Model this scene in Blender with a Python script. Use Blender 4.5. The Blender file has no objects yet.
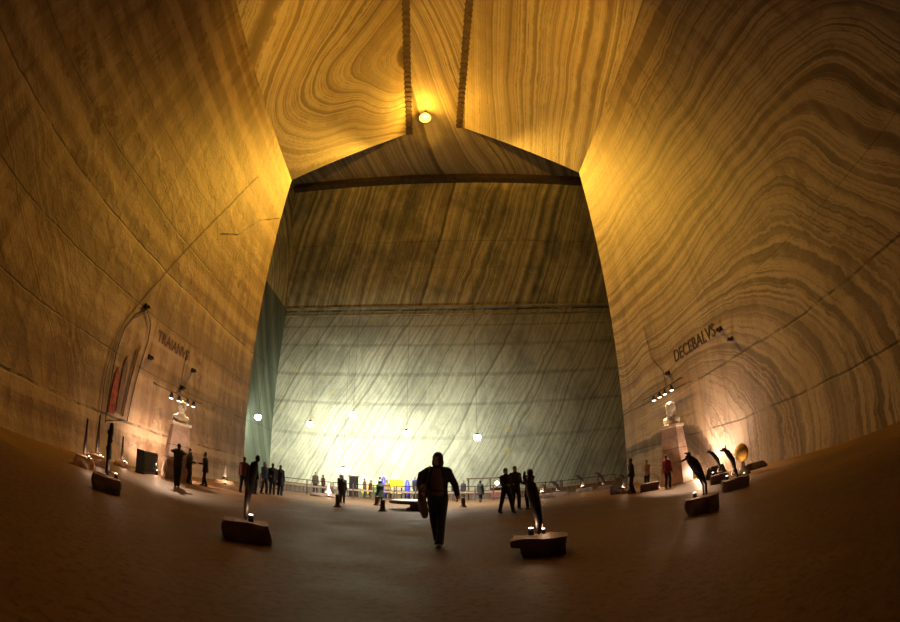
import bpy, bmesh, math, random
import numpy as np
from mathutils import Vector, Matrix, noise as mnoise

# ------------------------------------------------------------------ camera, light, exposure
SC = bpy.context.scene
COL = SC.collection
PITCH, YAW, ROLL, EYE = 0.43853, 0.04725, -0.00997, 1.30
FPX = 396.4                                   # fisheye focal length in pixels of a 900 px wide frame

def cam_axis(c0, c1, c2):                      # camera (right, up, forward) -> world
    cr, sr = math.cos(ROLL), math.sin(ROLL)
    x = c0*cr - c1*sr; u = c0*sr + c1*cr; w = c2
    z = u*math.cos(PITCH) + w*math.sin(PITCH); y = w*math.cos(PITCH) - u*math.sin(PITCH)
    cy, sy = math.cos(YAW), math.sin(YAW)
    return Vector((x*cy + y*sy, -x*sy + y*cy, z))

cam = bpy.data.cameras.new('camera'); cam_ob = bpy.data.objects.new('camera', cam); COL.objects.link(cam_ob)
R, U, F = cam_axis(1, 0, 0), cam_axis(0, 1, 0), cam_axis(0, 0, 1)
M = Matrix.Identity(4)
for i in range(3):
    M[i][0], M[i][1], M[i][2] = R[i], U[i], -F[i]
M[2][3] = EYE
cam_ob.matrix_world = M
cam.type = 'PANO'
cam.panorama_type = 'FISHEYE_EQUISOLID'
cam.sensor_width = 36.0; cam.sensor_height = 36.0*622/900; cam.sensor_fit = 'AUTO'
cam.fisheye_lens = FPX*36.0/900; cam.fisheye_fov = math.radians(220)
cam.clip_start = 0.05; cam.clip_end = 500
SC.camera = cam_ob
w = bpy.data.worlds.new('world'); SC.world = w; w.use_nodes = True
w.node_tree.nodes['Background'].inputs[0].default_value = (1.0, 0.55, 0.25, 1)
w.node_tree.nodes['Background'].inputs[1].default_value = 0.0
SC.view_settings.view_transform = 'Standard'; SC.view_settings.look = 'None'
SC.view_settings.gamma = 1.0; SC.view_settings.use_curve_mapping = False
SC.view_settings.exposure = 0.0

def light(name, kind, loc, energy, color, radius=0.1, target=None, spot=None, blend=0.3, parent=None):
    l = bpy.data.lights.new(name, kind); l.energy = energy; l.color = color
    if kind in ('POINT', 'SPOT'): l.shadow_soft_size = radius
    if kind == 'SPOT': l.spot_size = math.radians(spot); l.spot_blend = blend
    o = bpy.data.objects.new(name, l); COL.objects.link(o); o.location = loc
    if target is not None:
        o.rotation_euler = (Vector(target) - Vector(loc)).to_track_quat('-Z', 'Y').to_euler()
    if parent: o.parent = parent
    return o

SODIUM = (1.0, 0.50, 0.05)
SODIUM_AT = (-1.8, 38.6, 52.3)
COOL = (0.95, 1.0, 0.82)
# bodiless spots added to light walls and roof, then the sodium lamp's spill
light('unseen_flood', 'SPOT', (-1.2, 50.5, 53.6), 9000, SODIUM, 0.6, (-0.5, 14, 30), 116, 0.9)
for tx in (-17.0, 16.5):
    light('unseen_beam', 'SPOT', (-1.2, 50.5, 53.6), 148000, SODIUM, 0.6, (tx, 31.0, 26.5), 44, 1.0)
for tx in (-10.0, 9.5):
    light('unseen_uplight', 'SPOT', (0, -7.0, 1.0), 130000, SODIUM, 0.4, (tx, 22, 45), 40, 1.0)  # unseen uplights behind the camera, added to brighten the roof slopes
light('sodium_spill', 'POINT', (SODIUM_AT[0], SODIUM_AT[1]-1.0, SODIUM_AT[2]+0.4), 3400, SODIUM, 0.4)
# cool floodlights hung before the far wall
FLOODS = [(-17.3, 54.0, 8.9, 1.15), (-11.1, 54.0, 10.6, 1.15), (-3.5, 54.0, 8.3, 1.0), (6.1, 54.0, 7.7, 0.5), (-12.6, 56.0, 2.75, 0.8), (-25.7, 54.0, 9.2, 0.55)]
for i, (x, y, z, k) in enumerate(FLOODS):
    light('flood_light', 'SPOT', (x, y+0.5, z), 5400*k, COOL, 0.35, (x+0.5, y+10, z-1.5), 165, 0.6)
    light('flood_spill', 'POINT', (x, y-0.05, z-0.62), 260*k, COOL, 0.35)
# the lit corner of the hall with the play things and the round table
light('play_light', 'SPOT', (-1.5, 24.0, 9.0), 14000, (1.0, 0.97, 0.86), 0.3, (-1.5, 27.0, 0), 130, 0.8)
# strata of the salt traced as lines of equal depth: surface -> [(depth, [(a, b) on the surface, metres])]
STRATA = {
 'RW': [
  (0, [(16.8, 0.9), (17.7, 2.8), (18.7, 4.1), (19.9, 4.8), (21.4, 4.6)]),
  (1, [(14.5, 0.1), (14.5, 2.3), (15.1, 4.0), (16.7, 5.4), (18.6, 6.2), (21.0, 6.2), (26.4, 5.8)]),
  (2, [(11.2, -0.2), (11.1, 1.1), (11.3, 2.7), (12.3, 4.4), (14.2, 6.0), (15.8, 6.8), (18.7, 7.4), (23.0, 6.9), (29.2, 6.4)]),
  (3, [(9.7, -0.5), (9.6, 1.6), (10.1, 4.0), (11.2, 5.8), (13.2, 7.6), (15.2, 8.4), (19.7, 8.7), (25.8, 8.2)]),
  (4, [(7.2, -0.4), (7.2, 1.8), (7.6, 3.6), (8.5, 5.2), (10.0, 7.1), (12.1, 8.4), (14.9, 9.1), (19.4, 9.6), (25.5, 9.5), (30.2, 9.2)]),
  (5, [(5.3, 2.2), (6.0, 3.7), (6.9, 5.2), (8.2, 7.0), (9.9, 8.6), (11.8, 9.7), (14.5, 10.0), (19.2, 10.1), (27.6, 9.8)]),
  (6, [(3.8, 5.7), (5.1, 7.2), (6.4, 8.6), (7.6, 10.3), (8.9, 11.4), (10.9, 11.7), (13.3, 11.6), (21.7, 10.9), (28.9, 10.7)]),
  (7, [(3.0, 6.6), (4.5, 8.4), (5.5, 9.7), (6.6, 11.5), (7.6, 12.9), (9.7, 13.3), (14.1, 13.1), (30.2, 12.3)]),
  (8.2, [(2.1, 7.8), (3.6, 9.1), (4.3, 11.0), (5.0, 13.1), (6.0, 13.7), (9.8, 14.2), (14.5, 14.0)]),
  (9.2, [(0.9, 8.6), (2.2, 9.8), (2.8, 11.0), (3.4, 12.4), (4.4, 13.7), (7.1, 14.3), (11.6, 14.7), (16.8, 14.4)]),
  (10.2, [(0.2, 9.1), (0.9, 10.0), (1.4, 11.5), (2.0, 12.9), (3.1, 14.0), (5.4, 14.3), (9.2, 14.8), (13.7, 15.1), (17.9, 15.2)]),
  (11.5, [(-0.8, 9.9), (-0.3, 11.6), (0.2, 13.2), (1.0, 14.2), (3.5, 15.0), (7.4, 15.8), (11.9, 16.1), (18.5, 16.2)]),
  (13, [(-1.8, 10.6), (-1.8, 12.4), (-0.6, 14.5), (1.1, 15.3), (3.4, 16.6), (6.6, 17.3), (10.3, 17.9), (15.9, 18.3), (21.3, 18.2)]),
  (15, [(-1.8, 15.0), (1.0, 16.7), (4.5, 18.1), (8.2, 18.9), (12.9, 19.5), (20.0, 20.3), (25.7, 20.5)]),
  (17, [(0.7, 18.9), (5.4, 20.1), (10.6, 20.6), (17.8, 21.2), (26.7, 22.1)]),
  (19, [(2.6, 22.4), (7.2, 23.5), (13.8, 24.0), (21.3, 24.4), (28.2, 25.1)]),
  (21, [(4.6, 26.5), (10.5, 27.0), (17.4, 27.9), (25.8, 28.8)]),
  (23, [(7.3, 32.6), (14.2, 33.2), (20.7, 33.4), (27.8, 33.8)]),
 ],
 'LS': [
  (0, [(29.8, 53.6), (27.4, 52.3), (25.4, 52.9)]),
  (1, [(33.2, 54.5), (28.1, 48.9), (25.3, 47.5), (23.5, 49.4), (21.4, 54.0)]),
  (2, [(34.1, 54.5), (28.6, 48.0), (25.5, 45.0), (23.7, 44.9), (22.0, 47.9), (18.7, 53.7)]),
  (3, [(35.1, 54.6), (29.1, 47.0), (24.9, 42.0), (22.4, 41.8), (20.5, 45.7), (17.2, 51.6)]),
  (4, [(36.2, 54.9), (29.1, 45.3), (25.0, 39.8), (22.3, 39.7), (19.7, 43.6), (16.3, 48.4)]),
  (5, [(37.9, 55.4), (30.4, 45.1), (25.5, 38.3), (22.5, 37.1), (19.0, 40.4), (15.1, 45.6)]),
  (6, [(39.9, 55.3), (31.5, 44.0), (25.7, 36.2), (22.6, 35.2), (19.2, 37.9), (13.9, 43.1)]),
  (7, [(41.8, 55.2), (33.6, 43.6), (27.4, 35.1), (23.5, 33.4), (19.4, 34.9), (13.6, 40.1)]),
  (8, [(42.6, 52.7), (35.0, 41.6), (29.3, 33.8), (17.4, 33.8), (13.3, 37.4)]),
  (9, [(41.2, 48.3), (35.4, 38.9), (32.1, 33.2), (12.2, 33.2), (10.0, 35.3)]),
 ],
 'RS': [
  (0, [(18.3, 56.0), (29.5, 54.9), (40.0, 53.4)]),
  (2, [(16.9, 52.4), (27.1, 50.8), (37.4, 48.1)]),
  (4, [(15.3, 48.4), (27.0, 47.1), (35.9, 44.3)]),
  (6, [(13.8, 45.0), (24.5, 43.5), (34.4, 41.0)]),
  (8, [(12.2, 41.5), (22.1, 40.0), (32.4, 38.1)]),
  (10, [(11.0, 39.2), (20.6, 38.1), (30.9, 35.9)]),
  (12, [(10.0, 37.3), (19.3, 36.3), (30.0, 34.3)]),
 ],
 'CE': [
  (0, [(-4.3, 30.8), (-1.2, 43.7), (1.3, 51.4)]),
  (2, [(-4.2, 22.8), (-0.6, 35.1), (5.4, 51.2)]),
  (4, [(-3.9, 18.3), (0.6, 30.7), (5.6, 43.5), (10.3, 50.9)]),
  (6, [(-1.5, 18.3), (3.7, 32.3)]),
  (8, [(0.8, 18.2), (3.2, 24.2)]),
 ],
 'LW': [
  (0, [(2.7, 9.0), (6.4, 6.7), (9.9, 4.0)]),
  (2, [(2.1, 11.2), (6.2, 9.0), (10.4, 5.5), (12.1, 2.4)]),
  (4.5, [(0.4, 17.3), (7.0, 14.8), (12.7, 11.8), (18.0, 8.3)]),
  (7, [(3.1, 22.0), (9.7, 19.6), (16.8, 17.2), (23.5, 11.4), (27.1, 3.1)]),
  (9, [(5.8, 27.5), (16.0, 24.9), (26.0, 19.1), (30.0, 7.0)]),
  (10.5, [(9.6, 31.5), (23.2, 30.4), (29.6, 27.9)]),
 ],
}
def thin_plate(curves, smooth=0.05):
    P = np.array([p for s, c in curves for p in c], float); S = np.array([s for s, c in curves for p in c], float)
    def U_(A, B):
        d2 = ((A[:, None, :]-B[None, :, :])**2).sum(2); return 0.5*d2*np.log(d2+1e-9)
    n = len(P); K = U_(P, P) + np.eye(n)*smooth*40; Q = np.hstack([np.ones((n, 1)), P])
    A = np.block([[K, Q], [Q.T, np.zeros((3, 3))]]); X = np.linalg.solve(A, np.concatenate([S, np.zeros(3)]))
    return lambda T: U_(T, P) @ X[:n] + np.hstack([np.ones((len(T), 1)), T]) @ X[n:]

# ------------------------------------------------------------------ node materials
def new_mat(name):
    m = bpy.data.materials.new(name); m.use_nodes = True
    nt = m.node_tree; return m, nt, nt.nodes['Principled BSDF']

class NT:
    def __init__(s, nt): s.nt = nt
    def n(s, t, **kw):
        x = s.nt.nodes.new(t)
        for k, v in kw.items(): setattr(x, k, v)
        return x
    def put(s, sock, v):
        if isinstance(v, bpy.types.NodeSocket): s.nt.links.new(v, sock)
        else: sock.default_value = v
    def math(s, op, a, b=0.0, c=None):
        x = s.n('ShaderNodeMath', operation=op); s.put(x.inputs[0], a); s.put(x.inputs[1], b)
        if c is not None: s.put(x.inputs[2], c)
        return x.outputs[0]
    def noise(s, scale, detail=4, rough=0.55, vec=None, w=None):
        x = s.n('ShaderNodeTexNoise', noise_dimensions='1D' if w is not None else '3D')
        x.inputs['Scale'].default_value = scale; x.inputs['Detail'].default_value = detail; x.inputs['Roughness'].default_value = rough
        if vec is not None: s.put(x.inputs['Vector'], vec)
        if w is not None: s.put(x.inputs['W'], w)
        return x.outputs['Fac']
    def ramp(s, fac, stops):
        x = s.n('ShaderNodeValToRGB'); e = x.color_ramp.elements
        while len(e) > 1: e.remove(e[-1])
        for i, (p, c) in enumerate(stops):
            q = e[0] if i == 0 else e.new(p)
            q.position = p; q.color = (*c, 1) if len(c) == 3 else c
        s.put(x.inputs[0], fac); return x.outputs[0]
    def mix(s, fac, a, b, mode='MIX'):
        x = s.n('ShaderNodeMix', data_type='RGBA', blend_type=mode)
        s.put(x.inputs[0], fac)
        for i, v in ((6, a), (7, b)): s.put(x.inputs[i], (*v, 1) if isinstance(v, tuple) and len(v) == 3 else v)
        return x.outputs[2]
    def rng(s, v, a, b, c=0.0, d=1.0):
        x = s.n('ShaderNodeMapRange', interpolation_type='SMOOTHSTEP'); s.put(x.inputs[0], v)
        for i, q in enumerate((a, b, c, d)): x.inputs[1+i].default_value = q
        return x.outputs[0]

def salt(name, light_c, dark_c, freq, wob=0.5, bench=0.0, streak=0.0, relief=0.5, moss=0.0, line=0.6, seams_shade=(), blotch=None, band=(0.38, 0.62), axis=2, jag=0.12, rough=0.62, stretch=None, tint=0.35):
    m, nt, bsdf = new_mat(name); T = NT(nt)
    co = T.n('ShaderNodeTexCoord').outputs['Object']
    s = T.n('ShaderNodeAttribute', attribute_name='strata').outputs['Fac']
    big = T.noise(0.09, 3, 0.5, co); fine = T.noise(0.55, 6, 0.65, co); spk = T.noise(2.2, 8, 0.7, co)
    W = T.math('ADD', T.math('MULTIPLY_ADD', big, wob, s), T.math('MULTIPLY', fine, jag))
    n1 = T.noise(freq, 6, 0.62, w=W); n2 = T.noise(freq*3.3, 4, 0.6, w=W); n3 = T.noise(freq*0.35, 3, 0.5, w=W)
    b1 = T.rng(n1, band[0], band[1]); b3 = T.rng(n3, 0.35, 0.6)
    col = T.mix(b1, dark_c, light_c)
    ln = T.rng(T.math('ABSOLUTE', T.math('SUBTRACT', n2, 0.5)), 0.012, 0.05)        # thin dark partings
    amt = T.math('MULTIPLY', T.math('SUBTRACT', 1.0, ln), T.math('MULTIPLY', T.rng(fine, 0.3, 0.7), line))
    col = T.mix(amt, col, tuple(c*0.35 for c in dark_c))
    col = T.mix(T.math('MULTIPLY', b3, 0.25), col, tuple(c*1.25 for c in light_c))
    pat = T.rng(T.noise(0.16, 5, 0.6, co), 0.42, 0.68)
    col = T.mix(T.math('MULTIPLY', pat, tint), col, (light_c[0]*0.72, light_c[1]*0.52, light_c[2]*0.4))
    col = T.mix(T.rng(spk, 0.45, 0.8, 0.0, 0.4), col, tuple(c*0.55 for c in light_c))
    if moss:                                     # large damp dark patches
        ms = T.noise(0.11, 5, 0.62, co); col = T.mix(T.rng(ms, 0.46, 0.64, 0.0, moss), col, (0.055, 0.06, 0.045))
    if streak:                                   # short pick and water streaks running down the face
        mp = T.n('ShaderNodeMapping'); T.put(mp.inputs[0], co); mp.inputs['Rotation'].default_value = (0.42, 0, 0); mp.inputs['Scale'].default_value = (1.0, 1.3, 0.11)
        st = T.noise(0.9, 5, 0.65, mp.outputs[0])
        col = T.mix(T.rng(st, 0.5, 0.64, 0.0, min(1, streak)), col, tuple(c*0.9 for c in dark_c)); col = T.mix(T.rng(st, 0.48, 0.34, 0.0, streak*0.8), col, tuple(c*1.2 for c in light_c))
        sc = T.noise(0.35, 7, 0.7, co); col = T.mix(T.rng(sc, 0.56, 0.66, 0.0, streak*1.2), col, (dark_c[0]*0.75, dark_c[1]*0.65, dark_c[2]*0.6))
    if bench:                                    # each cut bench of the wall has its own tone
        sp = T.n('ShaderNodeSeparateXYZ'); T.put(sp.inputs[0], co)
        bz = T.noise(0.55, 1, 0.5, w=T.math('MULTIPLY_ADD', big, 1.2, sp.outputs[2]))
        col = T.mix(T.rng(bz, 0.52, 0.44, 0.0, bench), col, tuple(c*0.7 for c in dark_c)); col = T.mix(T.rng(bz, 0.56, 0.64, 0.0, bench), col, tuple(min(.8, c*1.35) for c in light_c))
    bump_h = T.math('ADD', T.math('MULTIPLY', spk, 0.5), T.math('MULTIPLY', n1, 0.5))
    if blotch:
        v = T.rng(T.noise(0.5, 3, 0.6, co), 0.66, 0.72)
        col = T.mix(T.math('MULTIPLY', v, 0.75), col, blotch)
    if seams_shade:  # dark bench seams; shade of the lips is put into the colour too
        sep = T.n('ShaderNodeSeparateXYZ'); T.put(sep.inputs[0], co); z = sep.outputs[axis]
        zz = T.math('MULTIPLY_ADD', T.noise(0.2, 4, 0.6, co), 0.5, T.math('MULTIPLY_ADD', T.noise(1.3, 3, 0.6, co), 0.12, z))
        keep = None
        for q, wd, a in seams_shade:
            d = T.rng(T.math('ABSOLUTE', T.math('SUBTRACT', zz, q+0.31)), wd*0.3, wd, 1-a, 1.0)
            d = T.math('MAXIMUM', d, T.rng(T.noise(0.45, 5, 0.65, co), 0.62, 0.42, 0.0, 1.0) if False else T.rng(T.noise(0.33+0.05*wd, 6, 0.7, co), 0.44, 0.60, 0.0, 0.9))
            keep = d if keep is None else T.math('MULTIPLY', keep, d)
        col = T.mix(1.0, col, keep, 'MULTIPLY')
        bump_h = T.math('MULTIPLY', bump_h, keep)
    b = T.n('ShaderNodeBump'); b.inputs['Strength'].default_value = relief; b.inputs['Distance'].default_value = 0.2
    T.put(b.inputs['Height'], bump_h); T.put(bsdf.inputs['Normal'], b.outputs[0])
    T.put(bsdf.inputs['Base Color'], col); bsdf.inputs['Roughness'].default_value = rough
    return m

def plain(name, color, rough=0.7, metal=0.0, var=0.25, scale=6.0, bump=0.0, spec=0.5):
    m, nt, bsdf = new_mat(name); T = NT(nt)
    co = T.n('ShaderNodeTexCoord').outputs['Object']
    f = T.noise(scale, 6, 0.6, co)
    T.put(bsdf.inputs['Base Color'], T.mix(T.rng(f, 0.3, 0.7), tuple(c*(1-var) for c in color), tuple(min(1, c*(1+var)) for c in color)))
    bsdf.inputs['Roughness'].default_value = rough; bsdf.inputs['Metallic'].default_value = metal
    bsdf.inputs['Specular IOR Level'].default_value = spec
    if bump:
        b = T.n('ShaderNodeBump'); b.inputs['Strength'].default_value = bump; b.inputs['Distance'].default_value = 0.03
        T.put(b.inputs['Height'], f); T.put(bsdf.inputs['Normal'], b.outputs[0])
    return m

def glow(name, color, strength):
    m, nt, bsdf = new_mat(name)
    bsdf.inputs['Base Color'].default_value = (*color, 1)
    bsdf.inputs['Emission Color'].default_value = (*color, 1); bsdf.inputs['Emission Strength'].default_value = strength
    return m

# ------------------------------------------------------------------ mesh helpers
def link(name, me, mat=None, parent=None, loc=None):
    o = bpy.data.objects.new(name, me); COL.objects.link(o)
    if mat is not None: me.materials.append(mat)
    if parent is not None: o.parent = parent
    if loc is not None: o.location = loc
    return o
def obj(name, bm, mat, parent=None, smooth=True, loc=None, bevel=0.0, vox=0.0, soft=2):
    bmesh.ops.recalc_face_normals(bm, faces=bm.faces)
    me = bpy.data.meshes.new(name); bm.to_mesh(me); bm.free()
    if vox or bevel:
        t = bpy.data.objects.new('t', me); COL.objects.link(t)
        if vox:
            r = t.modifiers.new('r', 'REMESH'); r.mode = 'VOXEL'; r.voxel_size = vox; r.use_smooth_shade = True
            if soft: q = t.modifiers.new('s', 'SMOOTH'); q.iterations = soft; q.factor = 0.5
        if bevel:
            q = t.modifiers.new('b', 'BEVEL'); q.width = bevel; q.segments = 2; q.limit_method = 'ANGLE'
        m2 = bpy.data.meshes.new_from_object(t.evaluated_get(bpy.context.evaluated_depsgraph_get()))
        bpy.data.objects.remove(t); bpy.data.meshes.remove(me); me = m2; me.name = name; me.materials.clear()
    me.polygons.foreach_set('use_smooth', [smooth]*len(me.polygons))
    return link(name, me, mat, parent, loc)
def tag(o, label, cat, group=None):
    o['label'] = label; o['category'] = cat
    if group: o['group'] = group
    return o
def thing(name, label, cat, loc=(0, 0, 0), rotz=0.0, group=None):
    o = bpy.data.objects.new(name, None); COL.objects.link(o); o.empty_display_size = 0.2
    o.location = loc; o.rotation_euler = (0, 0, rotz); return tag(o, label, cat, group)
def box(bm, c, s, rz=0.0, taper=1.0):
    v = []
    for dz in (-.5, .5):
        k = 1.0 if dz < 0 else taper
        for dx, dy in ((-.5, -.5), (.5, -.5), (.5, .5), (-.5, .5)):
            x, y = dx*s[0]*k, dy*s[1]*k
            v.append(bm.verts.new((c[0]+x*math.cos(rz)-y*math.sin(rz), c[1]+x*math.sin(rz)+y*math.cos(rz), c[2]+dz*s[2])))
    for f in ((3, 2, 1, 0), (4, 5, 6, 7), (0, 1, 5, 4), (1, 2, 6, 5), (2, 3, 7, 6), (3, 0, 4, 7)):
        bm.faces.new([v[i] for i in f])
def loft(bm, pts, rad, seg=12, round_ends=True):
    """closed tube along pts; rad = number or (side, depth) per point; rounded ends"""
    pts = [Vector(p) for p in pts]; rad = [r if isinstance(r, (tuple, list)) else (r, r) for r in rad]
    rings = []; n = len(pts); side = None
    def ring(c, t, rx, ry):
        nonlocal side
        s0 = Vector((1, 0, 0)) if side is None else side
        s1 = s0 - t*s0.dot(t)
        if s1.length < 0.2: s1 = Vector((0, 1, 0)) - t*t.y
        side = s1.normalized(); d = t.cross(side)
        rings.append([bm.verts.new(c + side*rx*math.cos(2*math.pi*j/seg) + d*ry*math.sin(2*math.pi*j/seg)) for j in range(seg)])
    for i in range(n):
        t = (pts[min(i+1, n-1)] - pts[max(i-1, 0)]).normalized(); rx, ry = rad[i]; e = min(rx, ry)
        if i == 0 and round_ends:
            for a in (0.95, 0.6): ring(pts[0]-t*e*math.sin(a*math.pi/2)*0.95, t, rx*math.cos(a*math.pi/2), ry*math.cos(a*math.pi/2))
        ring(pts[i], t, rx, ry)
        if i == n-1 and round_ends:
            for a in (0.6, 0.95): ring(pts[i]+t*e*math.sin(a*math.pi/2)*0.95, t, rx*math.cos(a*math.pi/2), ry*math.cos(a*math.pi/2))
    for a, b in zip(rings, rings[1:]):
        for j in range(seg): bm.faces.new((a[j], a[(j+1) % seg], b[(j+1) % seg], b[j]))
    bm.faces.new(rings[0][::-1]); bm.faces.new(rings[-1])
def lathe(bm, prof, seg=24, c=(0, 0, 0)):
    rings = [[bm.verts.new((c[0]+r*math.cos(2*math.pi*j/seg), c[1]+r*math.sin(2*math.pi*j/seg), c[2]+z)) for j in range(seg)] for r, z in prof]
    for a, b in zip(rings, rings[1:]):
        for j in range(seg): bm.faces.new((a[j], a[(j+1) % seg], b[(j+1) % seg], b[j]))
    bm.faces.new(rings[0][::-1]); bm.faces.new(rings[-1])
def ell(bm, c, r, tilt=None, seg=16):
    M_ = Matrix.Translation(c) @ (tilt.to_4x4() if tilt is not None else Matrix.Identity(4)) @ Matrix.Diagonal((r[0], r[1], r[2], 1))
    bmesh.ops.create_uvsphere(bm, u_segments=seg, v_segments=max(6, seg//2), radius=1.0, matrix=M_)
def tube(bm, a, b, r, seg=8): loft(bm, [a, b], [r, r], seg, False)
def shape(f, *a, **k):
    bm = bmesh.new(); f(bm, *a, **k); return bm

# ------------------------------------------------------------------ the salt halls
WL, WR, KL = 16.27, 15.71, 0.0186            # foot of the gallery walls; they flare a little upwards
ZC, ZT = 33.0, 55.3                          # springing of the roof slopes, ceiling
YL, YR = 31.9, 30.0                          # where the gallery opens into the cross hall
TL, TR = 4.92, 4.18                          # half widths of the ceiling strip
XL, XR = -WL-KL*ZC, WR+KL*ZC
FAR = lambda x: 65.93 - 0.0604*x             # foot of the far wall
FART = lambda x: 54.87 - 0.0604*x            # its top
XE, XO, YB = -29.1, 42.0, -44.0              # end walls of the cross hall, back of the gallery

def sheet(name, f, nu, nv, mat, strata=None, thick=0.0):
    """grid surface f(u, v); strata(u, v, points) gives the bedding depth stored on the vertices"""
    us = np.linspace(0, 1, nu+1); vs = np.linspace(0, 1, nv+1)
    V = [f(u, v) for v in vs for u in us]
    Fc = [(j*(nu+1)+i, j*(nu+1)+i+1, (j+1)*(nu+1)+i+1, (j+1)*(nu+1)+i) for j in range(nv) for i in range(nu)]
    me = bpy.data.meshes.new(name); me.from_pydata(V, [], Fc); me.update()
    if strata is not None:
        at = me.attributes.new('strata', 'FLOAT', 'POINT'); at.data.foreach_set('value', np.asarray(strata(np.array(V)), np.float32))
    o = link(name, me, mat); o['kind'] = 'structure'; return o
lerp = lambda a, b, t: a+(b-a)*t
def quad(a, b, c, d):                          # a-b along u at the foot, d-c along u at the top
    a, b, c, d = map(Vector, (a, b, c, d))
    return lambda u, v: tuple(lerp(lerp(a, b, u), lerp(d, c, u), v))

pale = (0.62, 0.53, 0.42); grey = (0.30, 0.24, 0.18)
m_left = salt('salt_left', (0.36, 0.265, 0.165), (0.205, 0.128, 0.068), 2.6, wob=0.7, bench=0.5, streak=0.85, line=0.4, seams_shade=((2.3, .10, .65), (5.6, .06, .45), (8.8, .06, .45), (11.8, .09, .5), (14.6, .06, .4), (18.5, .05, .35), (23.0, .05, .3)), jag=0.9, tint=0.6, band=(0.3, 0.62))
m_right = salt('salt_right', (0.36, 0.28, 0.195), (0.095, 0.06, 0.042), 1.5, wob=0.5, streak=0.3, relief=0.35, line=0.9, seams_shade=((2.7, .08, .6), (6.0, .09, .65), (9.4, .05, .3)), jag=0.5, band=(0.40, 0.54), tint=0.35)
m_slope_l = salt('salt_slope_left', (0.44, 0.36, 0.24), (0.13, 0.09, 0.05), 1.6, wob=0.3, line=0.9, jag=0.25, band=(0.36, 0.55), tint=0.2)
m_slope_r = salt('salt_slope_right', (0.44, 0.36, 0.24), (0.14, 0.10, 0.055), 1.2, wob=0.5, line=0.9, jag=0.35, band=(0.36, 0.56), tint=0.25)
m_ceil = salt('salt_ceiling', (0.36, 0.29, 0.19), (0.11, 0.08, 0.045), 1.3, wob=0.4, line=0.8, jag=0.2, band=(0.38, 0.58), tint=0.25)
m_far = salt('salt_far', (0.56, 0.54, 0.40), (0.22, 0.225, 0.165), 1.9, wob=2.2, line=0.35, seams_shade=((9.0, .45, .22), (14.8, .4, .28), (20.1, .5, .28), (25.6, .4, .25), (29.3, .3, .25), (31.5, .2, .75), (32.5, .25, .8)), jag=0.3, streak=0.25, moss=0.35, blotch=(0.55, 0.42, 0.08), band=(0.32, 0.58), tint=0.12)  # two topmost lines paint the shade at the lip ledges
m_far_up = salt('salt_far_upper', (0.74, 0.64, 0.33), (0.13, 0.12, 0.085), 0.9, wob=1.8, line=0.8, moss=0.5, streak=0.2, jag=0.35, band=(0.36, 0.62), seams_shade=((44.0, .08, .5), (39.5, .06, .3)), tint=0.2)
m_end = salt('salt_end', (0.17, 0.19, 0.135), (0.06, 0.08, 0.06), 0.4, wob=1.2, line=0.4, seams_shade=((9.0, .1, .5), (20.0, .1, .5)), jag=0.5, tint=0.1)

S_LW, S_RW, S_LS, S_RS, S_CE = (thin_plate(STRATA[k]) for k in ('LW', 'RW', 'LS', 'RS', 'CE'))
sheet('wall_left', quad((-WL, YB, 0), (-WL, YL, 0), (XL, YL, ZC), (XL, YB, ZC)), 110, 66, m_left, lambda V: S_LW(V[:, 1:3]))
sheet('wall_right', quad((WR, YR, 0), (WR, YB, 0), (XR, YB, ZC), (XR, YR, ZC)), 110, 66, m_right, lambda V: S_RW(V[:, 1:3]))
hL, hR = YL+(-TL-XL), YR+(XR-TR)
sheet('wall_upper_left', quad((XL, YB, ZC), (XL, YL, ZC), (-TL, hL, ZT), (-TL, YB, ZT)), 110, 50, m_slope_l, lambda V: S_LS(V[:, 1::-1]) if False else S_LS(V[:, 1:3]))
sheet('wall_upper_right', quad((XR, YR, ZC), (XR, YB, ZC), (TR, YB, ZT), (TR, hR, ZT)), 110, 50, m_slope_r, lambda V: S_RS(V[:, 1:3]))
sheet('ceiling', quad((XE-2, FART(XE)+1, ZT), (XO, FART(XO)+1, ZT), (XO, YB, ZT), (XE-2, YB, ZT)), 90, 90, m_ceil, lambda V: S_CE(V[:, 0:2]))
# the faces of the cross hall towards which the gallery opens
nl = lambda V: (20*V[:, 0]-11*V[:, 2])/22.8
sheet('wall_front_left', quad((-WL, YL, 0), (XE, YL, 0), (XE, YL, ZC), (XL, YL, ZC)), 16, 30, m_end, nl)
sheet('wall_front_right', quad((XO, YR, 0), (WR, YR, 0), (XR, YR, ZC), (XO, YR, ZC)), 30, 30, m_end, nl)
sheet('wall_front_upper_left', quad((XL, YL, ZC), (XE, YL, ZC), (XE, hL, ZT), (-TL, hL, ZT)), 16, 24, m_far_up, nl)
sheet('wall_front_upper_right', quad((XO, YR, ZC), (XR, YR, ZC), (TR, hR, ZT), (XO, hR, ZT)), 30, 24, m_far_up, nl)
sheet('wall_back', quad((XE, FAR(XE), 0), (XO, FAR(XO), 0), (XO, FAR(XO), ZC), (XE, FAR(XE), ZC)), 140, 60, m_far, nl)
sheet('wall_back_upper', quad((XE, FAR(XE)-.0, ZC), (XO, FAR(XO), ZC), (XO, FART(XO), ZT), (XE, FART(XE), ZT)), 140, 48, m_far_up,
      lambda V: 0.96*V[:, 0]-0.28*(V[:, 2]-ZC)*1.11 + 3.0*np.exp(-((V[:, 0]-3-0.25*(V[:, 2]-ZC))/5.0)**2))
sheet('wall_end_left', quad((XE, YL, 0), (XE, FAR(XE), 0), (XE, FAR(XE), ZC), (XE, YL, ZC)), 60, 60, m_end, lambda V: (20*V[:, 1]+11*V[:, 2])/22.8)
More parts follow.
